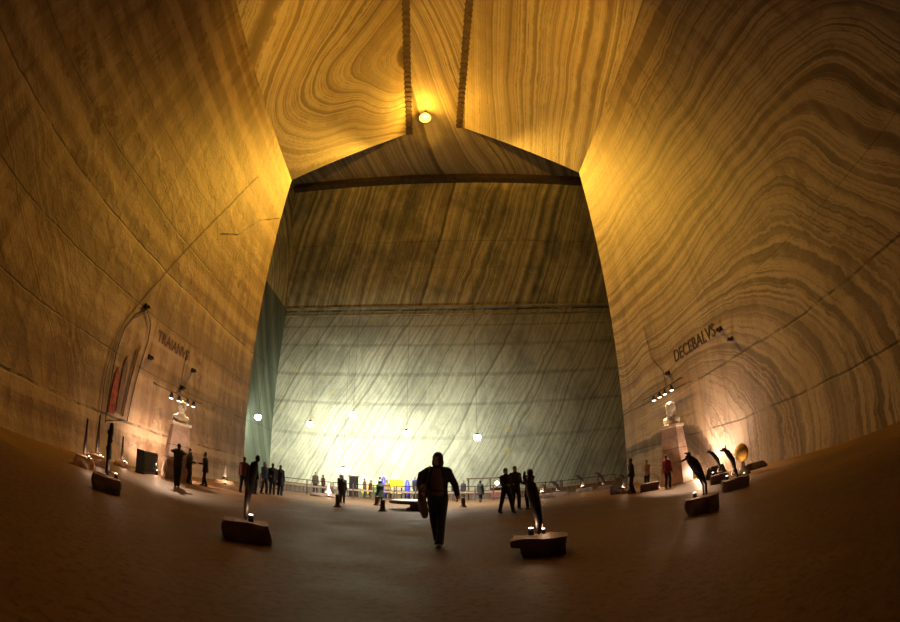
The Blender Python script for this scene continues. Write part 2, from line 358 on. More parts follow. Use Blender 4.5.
sheet('wall_end_upper_left', quad((XE, YL, ZC), (XE, FAR(XE), ZC), (XE+.6, FART(XE), ZT), (XE+.6, YL, ZT)), 60, 40, m_far_up,
      lambda V: np.hypot(V[:, 1]-52, (V[:, 2]-30)*0.8))
sheet('wall_end_right', quad((XO, FAR(XO), 0), (XO, YR, 0), (XO, YR, ZT), (XO, FAR(XO), ZT)), 20, 30, m_end, nl)
sheet('wall_gallery_back', quad((WR, YB, 0), (-WL, YB, 0), (XL, YB, ZT), (XR, YB, ZT)), 20, 30, m_left, nl)

# floor: trodden salt, brown with dirt, polished where people walk
m_floor, nt, bs = new_mat('trodden_salt_floor'); T = NT(nt)
co = T.n('ShaderNodeTexCoord').outputs['Object']
big = T.noise(0.12, 5, 0.6, co); mid = T.noise(0.7, 6, 0.65, co); fin = T.noise(9.0, 8, 0.7, co)
col = T.mix(T.rng(big, 0.35, 0.68), (0.095, 0.05, 0.022), (0.195, 0.108, 0.05))
col = T.mix(T.rng(mid, 0.45, 0.75, 0, 0.5), col, (0.24, 0.15, 0.08))
col = T.mix(T.rng(fin, 0.45, 0.7, 0, 0.75), col, (0.035, 0.02, 0.011))
T.put(bs.inputs['Base Color'], col)
T.put(bs.inputs['Roughness'], T.rng(T.math('MULTIPLY_ADD', mid, 0.5, T.math('MULTIPLY', big, 0.6)), 0.35, 0.75, 0.45, 0.72))
bs.inputs['Specular IOR Level'].default_value = 0.2
b = T.n('ShaderNodeBump'); b.inputs['Strength'].default_value = 0.35; b.inputs['Distance'].default_value = 0.025
T.put(b.inputs['Height'], T.math('MULTIPLY_ADD', mid, 1.5, fin)); T.put(bs.inputs['Normal'], b.outputs[0])
def floor_z(u, v):
    x, y = lerp(XE-1, XO+1, u), lerp(YB-1, 70, v)
    return (x, y, 0.0)
sheet('floor', floor_z, 80, 100, m_floor)

# lips and timbered channels of the roof
m_lip = plain('salt_lip', (0.42, 0.36, 0.25), 0.7, var=0.4, scale=0.6, bump=0.4)
m_timber = plain('dark_timber', (0.07, 0.045, 0.025), 0.8, var=0.4, scale=1.5, bump=0.5)
def trim(name, bm, mat):
    o = obj(name, bm, mat, smooth=False); o['kind'] = 'structure'; return o
def strip(a, b, wid, hgt):                    # a beam between two points, lying flat
    a, b = Vector(a), Vector(b); d = b-a; bm = bmesh.new()
    box(bm, (a+b)/2, (d.length, wid, hgt), math.atan2(d.y, d.x)); return bm
bm = strip((XE, FAR(XE)-.1, ZC-.1), (XO, FAR(XO)-.1, ZC-.1), 1.0, 0.35); trim('trim_1', bm, m_lip)
bm = strip((XE, FAR(XE)-.05, ZC-1.5), (XO, FAR(XO)-.05, ZC-1.5), 0.5, 0.16); trim('trim_2', bm, m_lip)
bm = strip((XE+.6, FART(XE)+.1, ZT-.55), (XO, FART(XO)+.1, ZT-.55), 1.9, 1.1); trim('trim_3', bm, m_timber)  # dark beam stands in for the shaded trench at the ceiling corner
def channel(name, x, y1):
    bm = bmesh.new(); y = YB
    box(bm, (x, (YB+y1)/2, ZT-.12), (1.3, y1-YB, 0.24))
    while y < y1:
        box(bm, (x, y, ZT-.3), (1.5, 0.28, 0.22)); y += 0.95
    trim(name, bm, m_timber)
channel('trim_4', -TL+.2, hL); channel('trim_5', TR-.2, hR)
# ------------------------------------------------------------------ object materials
M_ = {}
def MC(name, c, rough=0.75, **k):
    if name not in M_: M_[name] = plain(name, c, rough, **k)
    return M_[name]
m_block = salt('rough_salt_block', (0.17, 0.11, 0.075), (0.06, 0.042, 0.03), 1.0, line=0.3, jag=1.2, wob=2.0, tint=0.3)
m_bronze = plain('dark_carved_wood', (0.030, 0.022, 0.018), 0.5, var=0.5, scale=7, bump=0.3)
m_bust = plain('white_salt', (0.75, 0.70, 0.62), 0.55, var=0.08, scale=5, bump=0.2)
m_plinth = plain('pink_salt', (0.50, 0.36, 0.30), 0.6, var=0.3, scale=1.6, bump=0.3)
m_black = plain('black_metal', (0.015, 0.015, 0.016), 0.45, var=0.2)
m_iron = plain('dark_iron', (0.03, 0.028, 0.026), 0.5, metal=0.6, var=0.3)
m_wood = plain('brown_wood', (0.10, 0.055, 0.03), 0.7, var=0.4, scale=4)
m_pale_rail = plain('pale_plank', (0.35, 0.24, 0.17), 0.6, var=0.2, scale=3)
m_skin = plain('skin', (0.42, 0.25, 0.17), 0.5, var=0.06, scale=20)
m_hair = plain('dark_hair', (0.018, 0.013, 0.010), 0.6, var=0.4, scale=40)
m_eye = plain('eye', (0.05, 0.04, 0.035), 0.2)
m_shoe = plain('shoe_leather', (0.05, 0.05, 0.055), 0.6)
m_warm_lamp = glow('warm_lamp_glass', (1.0, 0.80, 0.60), 6)
m_cool_lamp = glow('cool_lamp_glass', (0.96, 1.0, 1.0), 30)
m_sodium_lamp = glow('sodium_lamp_glass', (1.0, 0.52, 0.09), 3.2)
WARM = (1.0, 0.66, 0.42)
def view_rot(x, y): return -math.atan2(x, y)          # local -Y looks back to the visitor at the camera

# ------------------------------------------------------------------ ceiling lamp and far floodlights
t = thing('ceiling_lamp', 'round yellow sodium lamp glowing on the gallery ceiling', 'lamp', (-1.82, 38.9, ZT-0.24))
obj('mount', shape(lathe, [(.25, -.5), (.25, .25)], 16), m_black, t)
obj('lamp_hood', shape(lathe, [(.85, -1.35), (.95, -1.3), (.55, -.6), (.2, -.45)], 24), m_black, t)
obj('globe', shape(ell, (0, -.12, -1.75), (.95, .8, .8), None, 24), m_sodium_lamp, t)
FL = ['white floodlight hanging before the far wall, nearest its left corner', 'white floodlight hung highest of all before the pale far wall',
      'white floodlight hanging before the middle of the far wall, left of the hooded walker', 'white floodlight hanging right of the hooded walker before the far wall',
      'white floodlight glowing just above the fence and kiosk, lowest of all', 'white floodlight in the dark recess left of the far wall']
for i, (x, y, z, k) in enumerate(FLOODS):
    t = thing('floodlight', FL[i], 'lamp', (x, y, z), 0, 'floodlights before the far wall')
    obj('cable', shape(tube, (0, 0.1, .5), (0, 0.1, ZT-z), .02), m_black, t)
    obj('housing', shape(lathe, [(.12, .55), (.35, .45), (.42, .2), (.36, .2)], 20), m_black, t)
    obj('lamp_glass', shape(ell, (0, -.05, 0), (.5, .42, .5), None, 20), m_cool_lamp, t)

# ------------------------------------------------------------------ wall fittings
def rail_lamps(side, y0, y1, z0, z1, label, lamps, out):
    n = -side
    x = lambda z: side*((WL if side < 0 else WR)+KL*z)
    t = thing('lamp_rail', label, 'light fitting', (x(z0), (y0+y1)/2, (z0+z1)/2))
    a, b = Vector((n*out, y0-(y0+y1)/2, z0-(z0+z1)/2)), Vector((n*out, y1-(y0+y1)/2, z1-(z0+z1)/2))
    obj('rail', shape(tube, a, b, .05), m_wood, t)
    for f in (0.06, 0.94):
        p = a.lerp(b, f); obj('bracket', shape(tube, p, (-n*0.02, p.y, p.z+.15), .035), m_black, t)
    for f in lamps:
        p = a.lerp(b, f)
        h = obj('spotlight', shape(lathe, [(.07, -.05), (.09, -.12), (.17, -.42), (.15, -.42)], 14, tuple(p)), m_black, t)
        obj('bulb', shape(ell, (p.x, p.y, p.z-.41), (.15, .15, .07), None, 12), m_warm_lamp, h)
    return t, a, b
rail_lamps(-1, 18.0, 23.6, 5.0, 5.2, 'wooden rail with four spotlights over the white bust on the left wall', (.33, .49, .67, .81), .45)
rail_lamps(1, 25.6, 20.5, 6.2, 6.4, 'wooden rail with four spotlights over the white bust on the right wall', (.30, .46, .60, .78), .45)

def lettering(text, side, y0, y1, z, size, label, mat):
    cu = bpy.data.curves.new('t', 'FONT'); cu.body = text; cu.size = size; cu.extrude = 0.02; cu.space_character = 1.0
    o = bpy.data.objects.new('t', cu); COL.objects.link(o)
    me = bpy.data.meshes.new_from_object(o.evaluated_get(bpy.context.evaluated_depsgraph_get())); bpy.data.objects.remove(o)
    xs = [v.co.x for v in me.vertices]; k = abs(y1-y0)/(max(xs)-min(xs)); mn = min(xs)
    xw = side*((WL if side < 0 else WR)+KL*z)
    for v in me.vertices:
        a, h, d = (v.co.x-mn)*k, v.co.y, v.co.z
        v.co = Vector((-side*(0.015+d)-side*0*h, (a if side < 0 else -a), h))
    me.name = 'wall_lettering'; o = link('wall_lettering', me, mat, None, (xw, y0, z)); return tag(o, label, 'lettering')
m_paint = plain('dark_paint', (0.05, 0.025, 0.016), 0.8, var=0.4, scale=3)
m_faded = plain('faded_paint', (0.11, 0.062, 0.036), 0.85, var=0.4, scale=3)
lettering('DECEBALVS', 1, 21.3, 16.6, 7.75, 1.15, 'dark painted name above the bust on the right wall', m_paint)
lettering('TRAIANVS', -1, 17.9, 21.6, 7.6, 1.0, 'faded dark painted name above the bust on the left wall', m_faded)

def wall_cable(name, label, side, pts, r=0.022, cat='cable'):
    P3 = [(side*((WL if side < 0 else WR)+KL*z)-side*0.075, y, z) for y, z in pts]
    return tag(obj(name, shape(loft, P3, [r]*len(P3), 6), m_black), label, cat)
wall_cable('cable', 'thin black cable running slantwise down the left wall to the painted arch', -1, [(24.5, 26.5), (21.8, 20.8), (19.0, 15.4), (16.7, 11.1), (14.6, 7.4), (14.2, 6.3), (14.0, 4.0), (14.2, 0.6)])
wall_cable('cable', 'black cable drooping to the lamp rail on the right wall', 1, [(24.6, 11.6), (24.2, 9.0), (22.9, 7.6), (22.8, 6.5)])
wall_cable('cable', 'twin black cable hanging above the lamp rail on the left wall', -1, [(21.3, 8.0), (21.2, 6.6), (21.2, 5.2)])
wall_cable('cable', 'dark cable crossing the left wall face near its yellow far corner', -1, [(31.6, 27.0), (27.5, 23.6), (24.5, 19.8), (21.9, 18.0)], 0.025)
wall_cable('painted_arch', 'dark outline of a tall arch on the left wall', -1, [(14.5, 1.9), (14.5, 5.6), (14.7, 7.0), (15.4, 8.2), (16.2, 8.8), (16.9, 8.2), (17.0, 7.2), (16.6, 4.8), (16.3, 2.4), (14.5, 2.0)], 0.03, 'drawing')
m_red = plain('red_ochre_paint', (0.22, 0.045, 0.025), 0.85, var=0.6, scale=3)
t = thing('painted_figure', 'faded red and dark standing figure painted inside the arch on the left wall', 'drawing', (-WL-KL*2.3+.03, 15.1, 2.45)); t.rotation_euler.y = -math.atan(KL)
def blob(bm, pts):                              # flat painted patch on the wall, outline in (y, z)
    vs = [bm.verts.new((0.03, y, z)) for y, z in pts]; f = bm.faces.new(vs)
    r = bmesh.ops.extrude_face_region(bm, geom=[f]); bmesh.ops.translate(bm, vec=(-0.05, 0, 0), verts=[v for v in r['geom'] if isinstance(v, bmesh.types.BMVert)])
obj('robe', shape(blob, [(-.45, 0), (.05, .05), (.1, 1.0), (.02, 2.1), (-.15, 2.5), (-.3, 2.1), (-.4, 1.1)]), m_red, t, False)
obj('cloak', shape(blob, [(.15, .2), (.5, .15), (.55, 1.5), (.62, 2.6), (.4, 3.3), (.25, 2.9), (.18, 1.4)]), m_faded, t, False)
obj('lance', shape(tube, (0.06, .75, 0.1), (0.06, 1.25, 4.2), .05), m_faded, t)

def wall_box(side, y, z, label, s=0.28):
    x = side*((WL if side < 0 else WR)+KL*z)
    t = thing('wall_lamp', label, 'light fitting', (x, y, z))
    bm = bmesh.new(); box(bm, (-side*.08, 0, 0), (.16, s, s)); obj('back_box', bm, m_black, t, False, bevel=.02)
    obj('lamp_arm', shape(tube, (-side*.1, 0, 0), (-side*.24, .05, .08), .03), m_black, t)
    obj('lamp_head', shape(lathe, [(.04, .08), (.11, -.1), (.09, -.11)], 12, (-side*.26, .06, .03)), m_black, t)
wall_box(-1, 16.1, 8.95, 'small black lamp at the top of the painted arch')
wall_box(-1, 17.5, 6.4, 'small black lamp halfway down the right side of the painted arch')
wall_box(-1, 22.4, 7.2, 'small black lamp at the end of the name on the left wall')
wall_box(-1, 21.4, 5.7, 'small black lamp just over the lamp rail of the left bust')
wall_box(1, 22.3, 7.3, 'small black lamp left of the name on the right wall')
wall_box(1, 16.1, 7.9, 'small black lamp right of the name on the right wall')
wall_box(1, 15.3, 7.0, 'small black lamp low right of the name on the right wall', 0.22)

# ------------------------------------------------------------------ busts on plinths
def bust(loc, rz, H, label, beard):
    t = thing('bust_monument', label, 'statue', loc, rz)
    hp = H*0.70
    bm = bmesh.new(); box(bm, (0, 0, hp*.5), (1.55, 1.2, hp), 0, 0.62); p = obj('plinth', bm, m_plinth, t, False, bevel=.04)
    for z in (0.38, 0.62):
        k = 1-0.38*z; bm = bmesh.new(); box(bm, (0, 0, hp*z), (1.57*k, 1.22*k, .03)); obj('joint', bm, MC('joint_line', (0.2, 0.12, 0.09)), p, False)
    bm = bmesh.new(); box(bm, (0, 0, hp+.05), (1.12, .9, .14)); obj('cap', bm, m_bust, t, False, bevel=.02)
    s = (H-hp)/1.32; z0 = hp+.08; bm = bmesh.new()
    loft(bm, [(0, 0, z0), (0, 0, z0+.25*s), (0, .02*s, z0+.45*s)], [(.46*s, .26*s), (.52*s, .29*s), (.34*s, .23*s)], 20)
    ell(bm, (-.36*s, 0, z0+.32*s), (.19*s, .2*s, .17*s)); ell(bm, (.36*s, 0, z0+.32*s), (.19*s, .2*s, .17*s))
    loft(bm, [(0, .02, z0+.4*s), (0, 0, z0+.75*s)], [.17*s, .15*s], 14)
    hz = z0+.93*s
    ell(bm, (0, 0, hz), (.235*s, .28*s, .33*s), None, 20)
    ell(bm, (0, -.1*s, hz-.22*s), (.15*s, .16*s, .14*s)); loft(bm, [(0, -.26*s, hz+.08*s), (0, -.325*s, hz-.06*s)], [.03*s, .055*s], 8)
    loft(bm, [(-.14*s, -.23*s, hz+.1*s), (.14*s, -.23*s, hz+.1*s)], [.045*s]*2, 8)
    loft(bm, [(-.07*s, -.255*s, hz-.13*s), (.07*s, -.255*s, hz-.13*s)], [.03*s]*2, 8)
    for e in (-1, 1): ell(bm, (e*.235*s, .02*s, hz), (.04*s, .07*s, .09*s))
    if beard: ell(bm, (0, -.14*s, hz-.3*s), (.19*s, .17*s, .25*s)); ell(bm, (0, .1*s, hz+.08*s), (.29*s, .29*s, .34*s))
    o = obj('bust', bm, m_bust, t, vox=.03, soft=3)
    hb = bmesh.new(); ell(hb, (0, .06*s, hz+.1*s), (.255*s, .27*s, .28*s), None, 20)
    for j in range(14):
        a = j*0.45-0.2; ell(hb, (.22*s*math.cos(a), .06*s+.2*s*math.sin(a)*1.0, hz+.2*s+.05*s*math.sin(j*2.1)), (.08*s, .08*s, .09*s))
    obj('carved_hair', hb, m_bust, t, vox=.03)
    return t
LBX, LBY = -12.85, 17.15; RBX, RBY = 12.7, 18.3
bust((LBX, LBY, 0), view_rot(LBX, LBY)+0.25, 4.05, 'white salt bust on a tall tapered pink plinth by the left wall', False)
bust((RBX, RBY, 0), view_rot(RBX, RBY)-0.55, 4.5, 'white bearded salt bust on a tall tapered pink plinth by the right wall', True)
def floor_lamp(x, y, label, energy, z=0.0, s=1.0, lz=0.12, col=WARM, tilt=None):
    t = thing('floor_spotlight', label, 'lamp', (x, y, z), view_rot(x, y))
    obj('can', shape(lathe, [(.04*s, 0), (.05*s, .0), (.05*s, .12*s), (.045*s, .12*s)], 14), m_black, t)
    obj('lamp_glass', shape(lathe, [(.043*s, .116*s), (.037*s, .128*s), (.015*s, .132*s)], 14), m_warm_lamp, t)
    light('spot_glow', 'POINT', (x, y, z+.12*s+lz), energy, col, 0.05)
# spots of the rails, added front spots, lamps at the feet of the busts
light('bust_light', 'SPOT', (-14.2, 18.2, 5.6), 3000, WARM, .15, (LBX, LBY, 3.3), 60, .5)
light('bust_light', 'SPOT', (-10.6, 13.9, 0.4), 650, WARM, .15, (LBX-.6, LBY, 3.4), 50, .6)  # bodiless front spot added to brighten bust and plinth
light('bust_light', 'SPOT', (13.0, 20.2, 6.3), 4200, WARM, .15, (RBX, RBY, 3.8), 50, .5)
light('bust_light', 'SPOT', (12.6, 14.9, 0.4), 420, WARM, .15, (RBX+.4, RBY, 3.6), 50, .6)  # front spot without a fixture, added for the right bust
floor_lamp(-13.6, 16.3, 'bright floor spotlight left behind the plinth at the left wall', 200, 0, 2.0, .3)
floor_lamp(-13.0, 18.3, 'bright floor spotlight right behind the plinth at the left wall', 170, 0, 2.0, .3)
floor_lamp(12.3, 19.9, 'bright floor spotlight on the left of the plinth at the right wall', 90, 0, 2.0, .3)
floor_lamp(14.0, 17.9, 'bright floor spotlight between the plinth and the right wall', 330, 0, 2.0, .3)
light('wall_wash', 'SPOT', (13.9, 18.2, .5), 1500, (1.0, .70, .53), .15, (15.8, 17.3, 2.6), 100, 1.0)
light('wall_wash', 'SPOT', (-14.1, 17.8, .5), 1000, (1.0, .67, .5), .15, (-16.3, 18.0, 2.4), 110, 1.0)
light('wall_wash', 'SPOT', (-13.4, 19.4, .5), 900, (1.0, .67, .5), .15, (-16.3, 21.5, 2.4), 110, 1.0)

# ------------------------------------------------------------------ rough blocks
def rock(name, label, loc, rz, size, seed, mat=None, cat='stone block', top_flat=True, taper=1.0, group='salt blocks under the sculptures'):
    bm = bmesh.new(); sx, sy, sz = size
    box(bm, (0, 0, sz/2), size, 0, taper)
    bmesh.ops.subdivide_edges(bm, edges=bm.edges, cuts=7, use_grid_fill=True)
    rnd = Vector((seed*7.3, seed*3.1, seed))
    for v in bm.verts:
        p = Vector(v.co); q = Vector((p.x/sx*2, p.y/sy*2, (p.z/sz-.5)*2))
        e = max(0, q.length-1.05)
        n = mnoise.noise_vector(p*3.5+rnd)
        v.co.x *= 1-0.16*e; v.co.y *= 1-0.16*e
        v.co += Vector((n.x*.07, n.y*.07, n.z*.03 if v.co.z > sz*.95 else n.z*.05))
        if p.z < 1e-4: v.co.z = 0
    o = obj(name, bm, mat or m_block, None, False, loc, bevel=.012); o.rotation_euler = (0, 0, rz)
    return tag(o, label, cat, group)
def top_of(o, x=0, y=0):
    hit = [v.co.z for v in o.data.vertices if abs(v.co.x-x) < .16 and abs(v.co.y-y) < .16]
    return o.location.z + max(hit)

def carve(t_name, label, x, y, z, build, group='dark carved sculptures'):
    t = thing(t_name, label, 'sculpture', (x, y, z), view_rot(x, y), group)
    build(t)
    lo = min(v.co.z for c in t.children for v in c.data.vertices); t.location.z = z-lo+.001; return t
def stem(t, name, pts, rad, mat=m_bronze, seg=14, vox=0.012):
    return obj(name, shape(loft, pts, rad, seg), mat, t)

# slim leaning figure, left foreground
bk = rock('stone_block', 'rough rectangular salt block under the slim figure in the left foreground', (-3.17, 6.38, 0), view_rot(-3.17, 6.38), (.86, .68, .35), 1)
zt = top_of(bk, -.05, 0)
def fig_a(t):
    stem(t, 'body', [(0, 0, -.02), (.02, 0, .3), (.06, .01, .6), (.10, .02, .85), (.14, .02, .98), (.17, .02, 1.03)], [(.035, .04), (.055, .05), (.075, .065), (.09, .075), (.075, .06), (.03, .03)])
    bm = bmesh.new(); ell(bm, (.185, .0, 1.09), (.047, .055, .065)); obj('head', bm, m_bronze, t)
    stem(t, 'arm', [(.03, -.05, .93), (.0, -.1, .72), (.04, -.09, .52)], [.03, .026, .02])
carve('carved_figure', 'slim dark carved figure leaning right on a salt block in the left foreground', -3.21, 6.44, zt, fig_a)
floor_lamp(-3.07, 6.36, 'small can spotlight at the foot of the slim figure in the left foreground', 3.0, zt, 1.0, .06)

# curved figure, centre right foreground
bk = rock('stone_block', 'flat topped salt block with an undercut base right of the hooded walker', (1.79, 6.45, 0), view_rot(1.79, 6.45), (.74, .62, .30), 2)
zt = top_of(bk, .0, 0)
bm = bmesh.new(); box(bm, (-.06, -.02, zt-.055), (.90, .70, .13)); bmesh.ops.subdivide_edges(bm, edges=bm.edges, cuts=6, use_grid_fill=True)
for v in bm.verts: v.co += mnoise.noise_vector(v.co*4+Vector((3, 1, 0)))*Vector((.07, .07, 0)).length*.6
slab = obj('top_slab', bm, m_block, bk, False, bevel=.01)
zt = max(v.co.z for v in slab.data.vertices if abs(v.co.x) < .15 and abs(v.co.y) < .15)
def fig_b(t):
    stem(t, 'body', [(0, 0, -.02), (.01, 0, .18), (-.03, .0, .42), (-.08, .01, .66), (-.12, .01, .82), (-.14, .01, .89), (-.13, .01, .96)], [(.04, .045), (.065, .055), (.088, .065), (.1, .075), (.09, .065), (.045, .045), (.032, .032)])
    bm = bmesh.new(); ell(bm, (-.115, 0, 1.02), (.05, .055, .068)); obj('head', bm, m_bronze, t)
    stem(t, 'arm', [(-.17, -.02, .82), (-.22, -.05, .95), (-.21, -.04, 1.04)], [.032, .027, .02])
carve('carved_figure', 'curved dark carved figure leaning left on the flat topped block right of the hooded walker', 1.71, 6.45, zt, fig_b)
floor_lamp(1.58, 6.46, 'small can spotlight left of the curved figure right of the hooded walker', 4.0, zt, 1.0, .05)
floor_lamp(1.80, 6.5, 'small can spotlight right of the curved figure right of the hooded walker', 4.0, zt, .7, .04)

# bent figure on the right
bk = rock('stone_block', 'dark salt block with a lit flat top under the bent figure on the right', (5.66, 7.15, 0), view_rot(5.66, 7.15), (.80, .62, .37), 3)
zt = top_of(bk)
def fig_c(t):
    stem(t, 'body', [(.05, 0, -.02), (.05, 0, .2), (-.02, 0, .38), (-.12, 0, .56), (-.2, 0, .72), (-.3, 0, .85), (-.36, 0, .9)], [(.03, .035), (.035, .04), (.06, .055), (.11, .08), (.12, .085), (.085, .07), (.03, .03)])
    stem(t, 'leg', [(-.01, -.05, -.02), (-.02, -.06, .2), (-.1, -.04, .38), (-.18, -.02, .52)], [.022, .022, .028, .04])
    stem(t, 'arm', [(-.22, -.04, .82), (-.36, -.05, .86), (-.47, -.04, .82)], [.04, .032, .02])
    bm = bmesh.new(); ell(bm, (-.30, 0, .95), (.055, .05, .05)); loft(bm, [(-.33, 0, .97), (-.40, 0, .99)], [.025, .01], 8); obj('head', bm, m_bronze, t)
carve('carved_figure', 'bent dark carved figure on two thin legs on the block at right', 5.70, 7.12, zt, fig_c)
floor_lamp(5.50, 7.22, 'small can spotlight under the bent figure on the right', 6.0, zt, .9, .05)

# left pole group
bk = rock('stone_block', 'dark salt block under the thick pole sculpture at the far left', (-7.25, 6.68, 0), view_rot(-7.25, 6.68), (.80, .62, .36), 4)
zt = top_of(bk)
def fig_d(t):
    o = stem(t, 'shaft', [(0, 0, -.02), (0, 0, .2), (.01, 0, .45), (.0, 0, .7), (.02, 0, .95), (.02, 0, 1.12)], [(.06, .06), (.055, .06), (.07, .07), (.06, .065), (.075, .07), (.05, .05)])
    for z, e in ((.35, 1), (.55, -1), (.75, 1), (.93, -1)):
        obj('knot', shape(ell, (.05*e, -.03, z), (.035, .035, .06)), m_bronze, t)
    stem(t, 'foot', [(.02, -.03, .02), (.15, -.04, .03)], [.03, .025])
carve('carved_pole', 'thick knotted dark pole sculpture on the block at the far left', -7.27, 6.72, zt, fig_d)
floor_lamp(-7.02, 6.80, 'small can spotlight beside the thick pole sculpture at the far left', 5.0, zt, .9, .05)
def pole(label, x, y, H, r, rock_label, bs, seed, en, lamp_label, dx=.28):
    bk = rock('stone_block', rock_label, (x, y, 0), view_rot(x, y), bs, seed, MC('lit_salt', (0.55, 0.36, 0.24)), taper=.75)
    zt = top_of(bk)
    def f(t):
        stem(t, 'shaft', [(0, 0, -.02), (0, 0, H*.3), (.01, 0, H*.6), (0, 0, H)], [(r, r), (r*1.15, r), (r*.9, r), (r*.7, r)], seg=10)
        obj('finial', shape(ell, (0, 0, H+r), (r*.8, r*.8, r*1.8), None, 10), m_bronze, t)
        stem(t, 'foot', [(0, -.02, .03), (.16, -.04, .03)], [.03, .02])
    carve('carved_pole', label, x, y, zt, f)
    rz = view_rot(x, y)
    floor_lamp(x+dx*math.cos(rz)*.6+dx*math.sin(rz)*.75, y+dx*math.sin(rz)*.6-dx*math.cos(rz)*.75, lamp_label, en, zt if dx < .2 else zt-.08, .9, .06)
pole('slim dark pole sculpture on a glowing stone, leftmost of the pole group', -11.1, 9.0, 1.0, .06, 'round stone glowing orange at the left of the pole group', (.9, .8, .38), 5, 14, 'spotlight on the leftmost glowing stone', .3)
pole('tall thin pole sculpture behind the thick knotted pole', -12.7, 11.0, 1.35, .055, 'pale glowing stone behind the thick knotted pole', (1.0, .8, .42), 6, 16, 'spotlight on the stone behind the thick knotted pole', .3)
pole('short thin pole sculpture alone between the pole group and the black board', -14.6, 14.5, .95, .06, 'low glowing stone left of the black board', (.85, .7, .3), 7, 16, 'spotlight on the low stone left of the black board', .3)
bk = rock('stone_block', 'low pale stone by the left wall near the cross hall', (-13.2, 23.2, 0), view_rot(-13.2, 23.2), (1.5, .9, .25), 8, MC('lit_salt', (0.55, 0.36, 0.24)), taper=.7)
zt = top_of(bk)
carve('carved_cone', 'small lit pointed sculpture on a low pale stone by the left wall', -13.2, 23.2, zt, lambda t: (stem(t, 'spire', [(0, 0, 0.02), (0, 0, .06), (0, 0, .4), (0, 0, .95)], [.02, .17, .09, .02], m_bust), stem(t, 'base', [(0, 0, .0), (0, 0, .03), (0, 0, .06)], [.02, .26, .22], m_bronze)))
floor_lamp(-12.95, 22.8, 'floor spotlight before the small pointed sculpture by the left wall', 12, 0, 1.2, .2)
bm = bmesh.new(); box(bm, (0, 0, .56), (.4, 2.2, 1.08)); 
t = thing('display_board', 'large black box standing on the floor left of the white bust', 'cabinet', (-13.45, 15.3, 0), math.atan2(1.0, 2.6))
obj('cabinet_body', bm, m_black, t, False, bevel=.02)
for yy in (-1.0, 1.0):
    bm = bmesh.new(); box(bm, (0, yy, .02), (.5, .12, .06)); obj('foot', bm, m_iron, t, False)
bm = bmesh.new(); box(bm, (.235, 0, .58), (.02, 2.1, .9)); obj('front_panel', bm, MC('charcoal', (0.012, 0.011, 0.011), .95), t, False)

# right group: swan-necked carvings
def neck(label, x, y, z, H, lean, k=1.0, horns=2):
    def f(t):
        stem(t, 'neck', [(0, 0, -.02), (-.06*k, 0, H*.25), (-lean*.35, 0, H*.55), (-lean*.75, 0, H*.82), (-lean, 0, H*.93), (-lean-.13*k, 0, H*.92)], [(.035*k, .04*k), (.05*k, .05*k), (.075*k, .065*k), (.07*k, .06*k), (.05*k, .05*k), (.02*k, .025*k)])
        for e in range(horns): stem(t, 'horn', [(-lean+.04-.09*e*k, .02, H*.95), (-lean+.05-.1*e*k, .02, H*1.06)], [.025*k, .008*k], seg=8)
        stem(t, 'foot', [(-.02, -.03, .02), (-.16*k, -.05, .06), (-.12*k, -.05, .16)], [.028*k, .026*k, .018*k], m_bust)  # white piece stands in for lamplight on the carving's base
    return carve('carved_neck', label, x, y, z, f)
bk = rock('stone_block', 'dark salt block under the larger horned carving by the right wall', (8.75, 9.25, 0), view_rot(8.75, 9.25), (.95, .7, .34), 9); zt = top_of(bk)
neck('larger horned dark carving curving left on a block by the right wall', 8.8, 9.2, zt, .95, .36, 1.2)
floor_lamp(8.5, 9.38, 'can spotlight under the larger horned carving', 5, zt, 1.0, .06)
bk = rock('stone_block', 'small dark block under the thinner horned carving behind the larger one', (10.9, 12.5, 0), view_rot(10.9, 12.5), (.8, .7, .36), 10); zt = top_of(bk)
neck('thinner horned dark carving curving left behind the larger horned one', 11.0, 12.45, zt, 1.0, .45, 1.15)
floor_lamp(10.62, 12.6, 'can spotlight under the thinner horned carving', 6, zt, 1.0, .06)
t = thing('carved_disc', 'glowing yellow rounded carving behind the horned carvings at the right wall', 'sculpture', (12.45, 12.6, 0), view_rot(12.45, 12.6))
obj('disc', shape(loft, [(-.02, -.08, .95), (.02, .08, 1.02)], [(.34, .42), (.30, .38)], 20), MC('amber_stone', (0.7, 0.42, 0.12)), t)
stem(t, 'stem', [(0, .03, 0), (.02, .05, .5), (0, .05, .9)], [.14, .08, .1]); stem(t, 'base', [(0, .05, .02), (0, .05, .12)], [.35, .3])
floor_lamp(12.05, 12.15, 'floor spotlight before the glowing yellow rounded carving', 14, 0, 1.0, .25, (1.0, .6, .25))
def lump(label, x, y, size, seed): return rock('stone_lump', label, (x, y, 0), view_rot(x, y), size, seed, MC('dark_stone', (0.06, 0.04, 0.035), bump=.4), taper=.6, cat='stone', group='dark stones along the right wall')
lump('dark hunched stone before the lit patch of the right wall', 13.2, 15.4, (1.3, .7, .62), 11)
lump('low dark stone at the foot of the right wall beyond the yellow carving', 14.2, 13.5, (1.4, .7, .32), 12)
rock('stone_block', 'small dark box shaped stone beside the person in profile', (9.75, 19.7, 0), view_rot(9.75, 19.7), (1.0, .6, .5), 14, MC('dark_stone', (0.06, 0.04, 0.035)))
rock('stone_block', 'broad grey stone before the person in a pale top', (10.5, 17.6, 0), view_rot(10.5, 17.6), (1.0, .7, .42), 15)
zt0 = 0.3
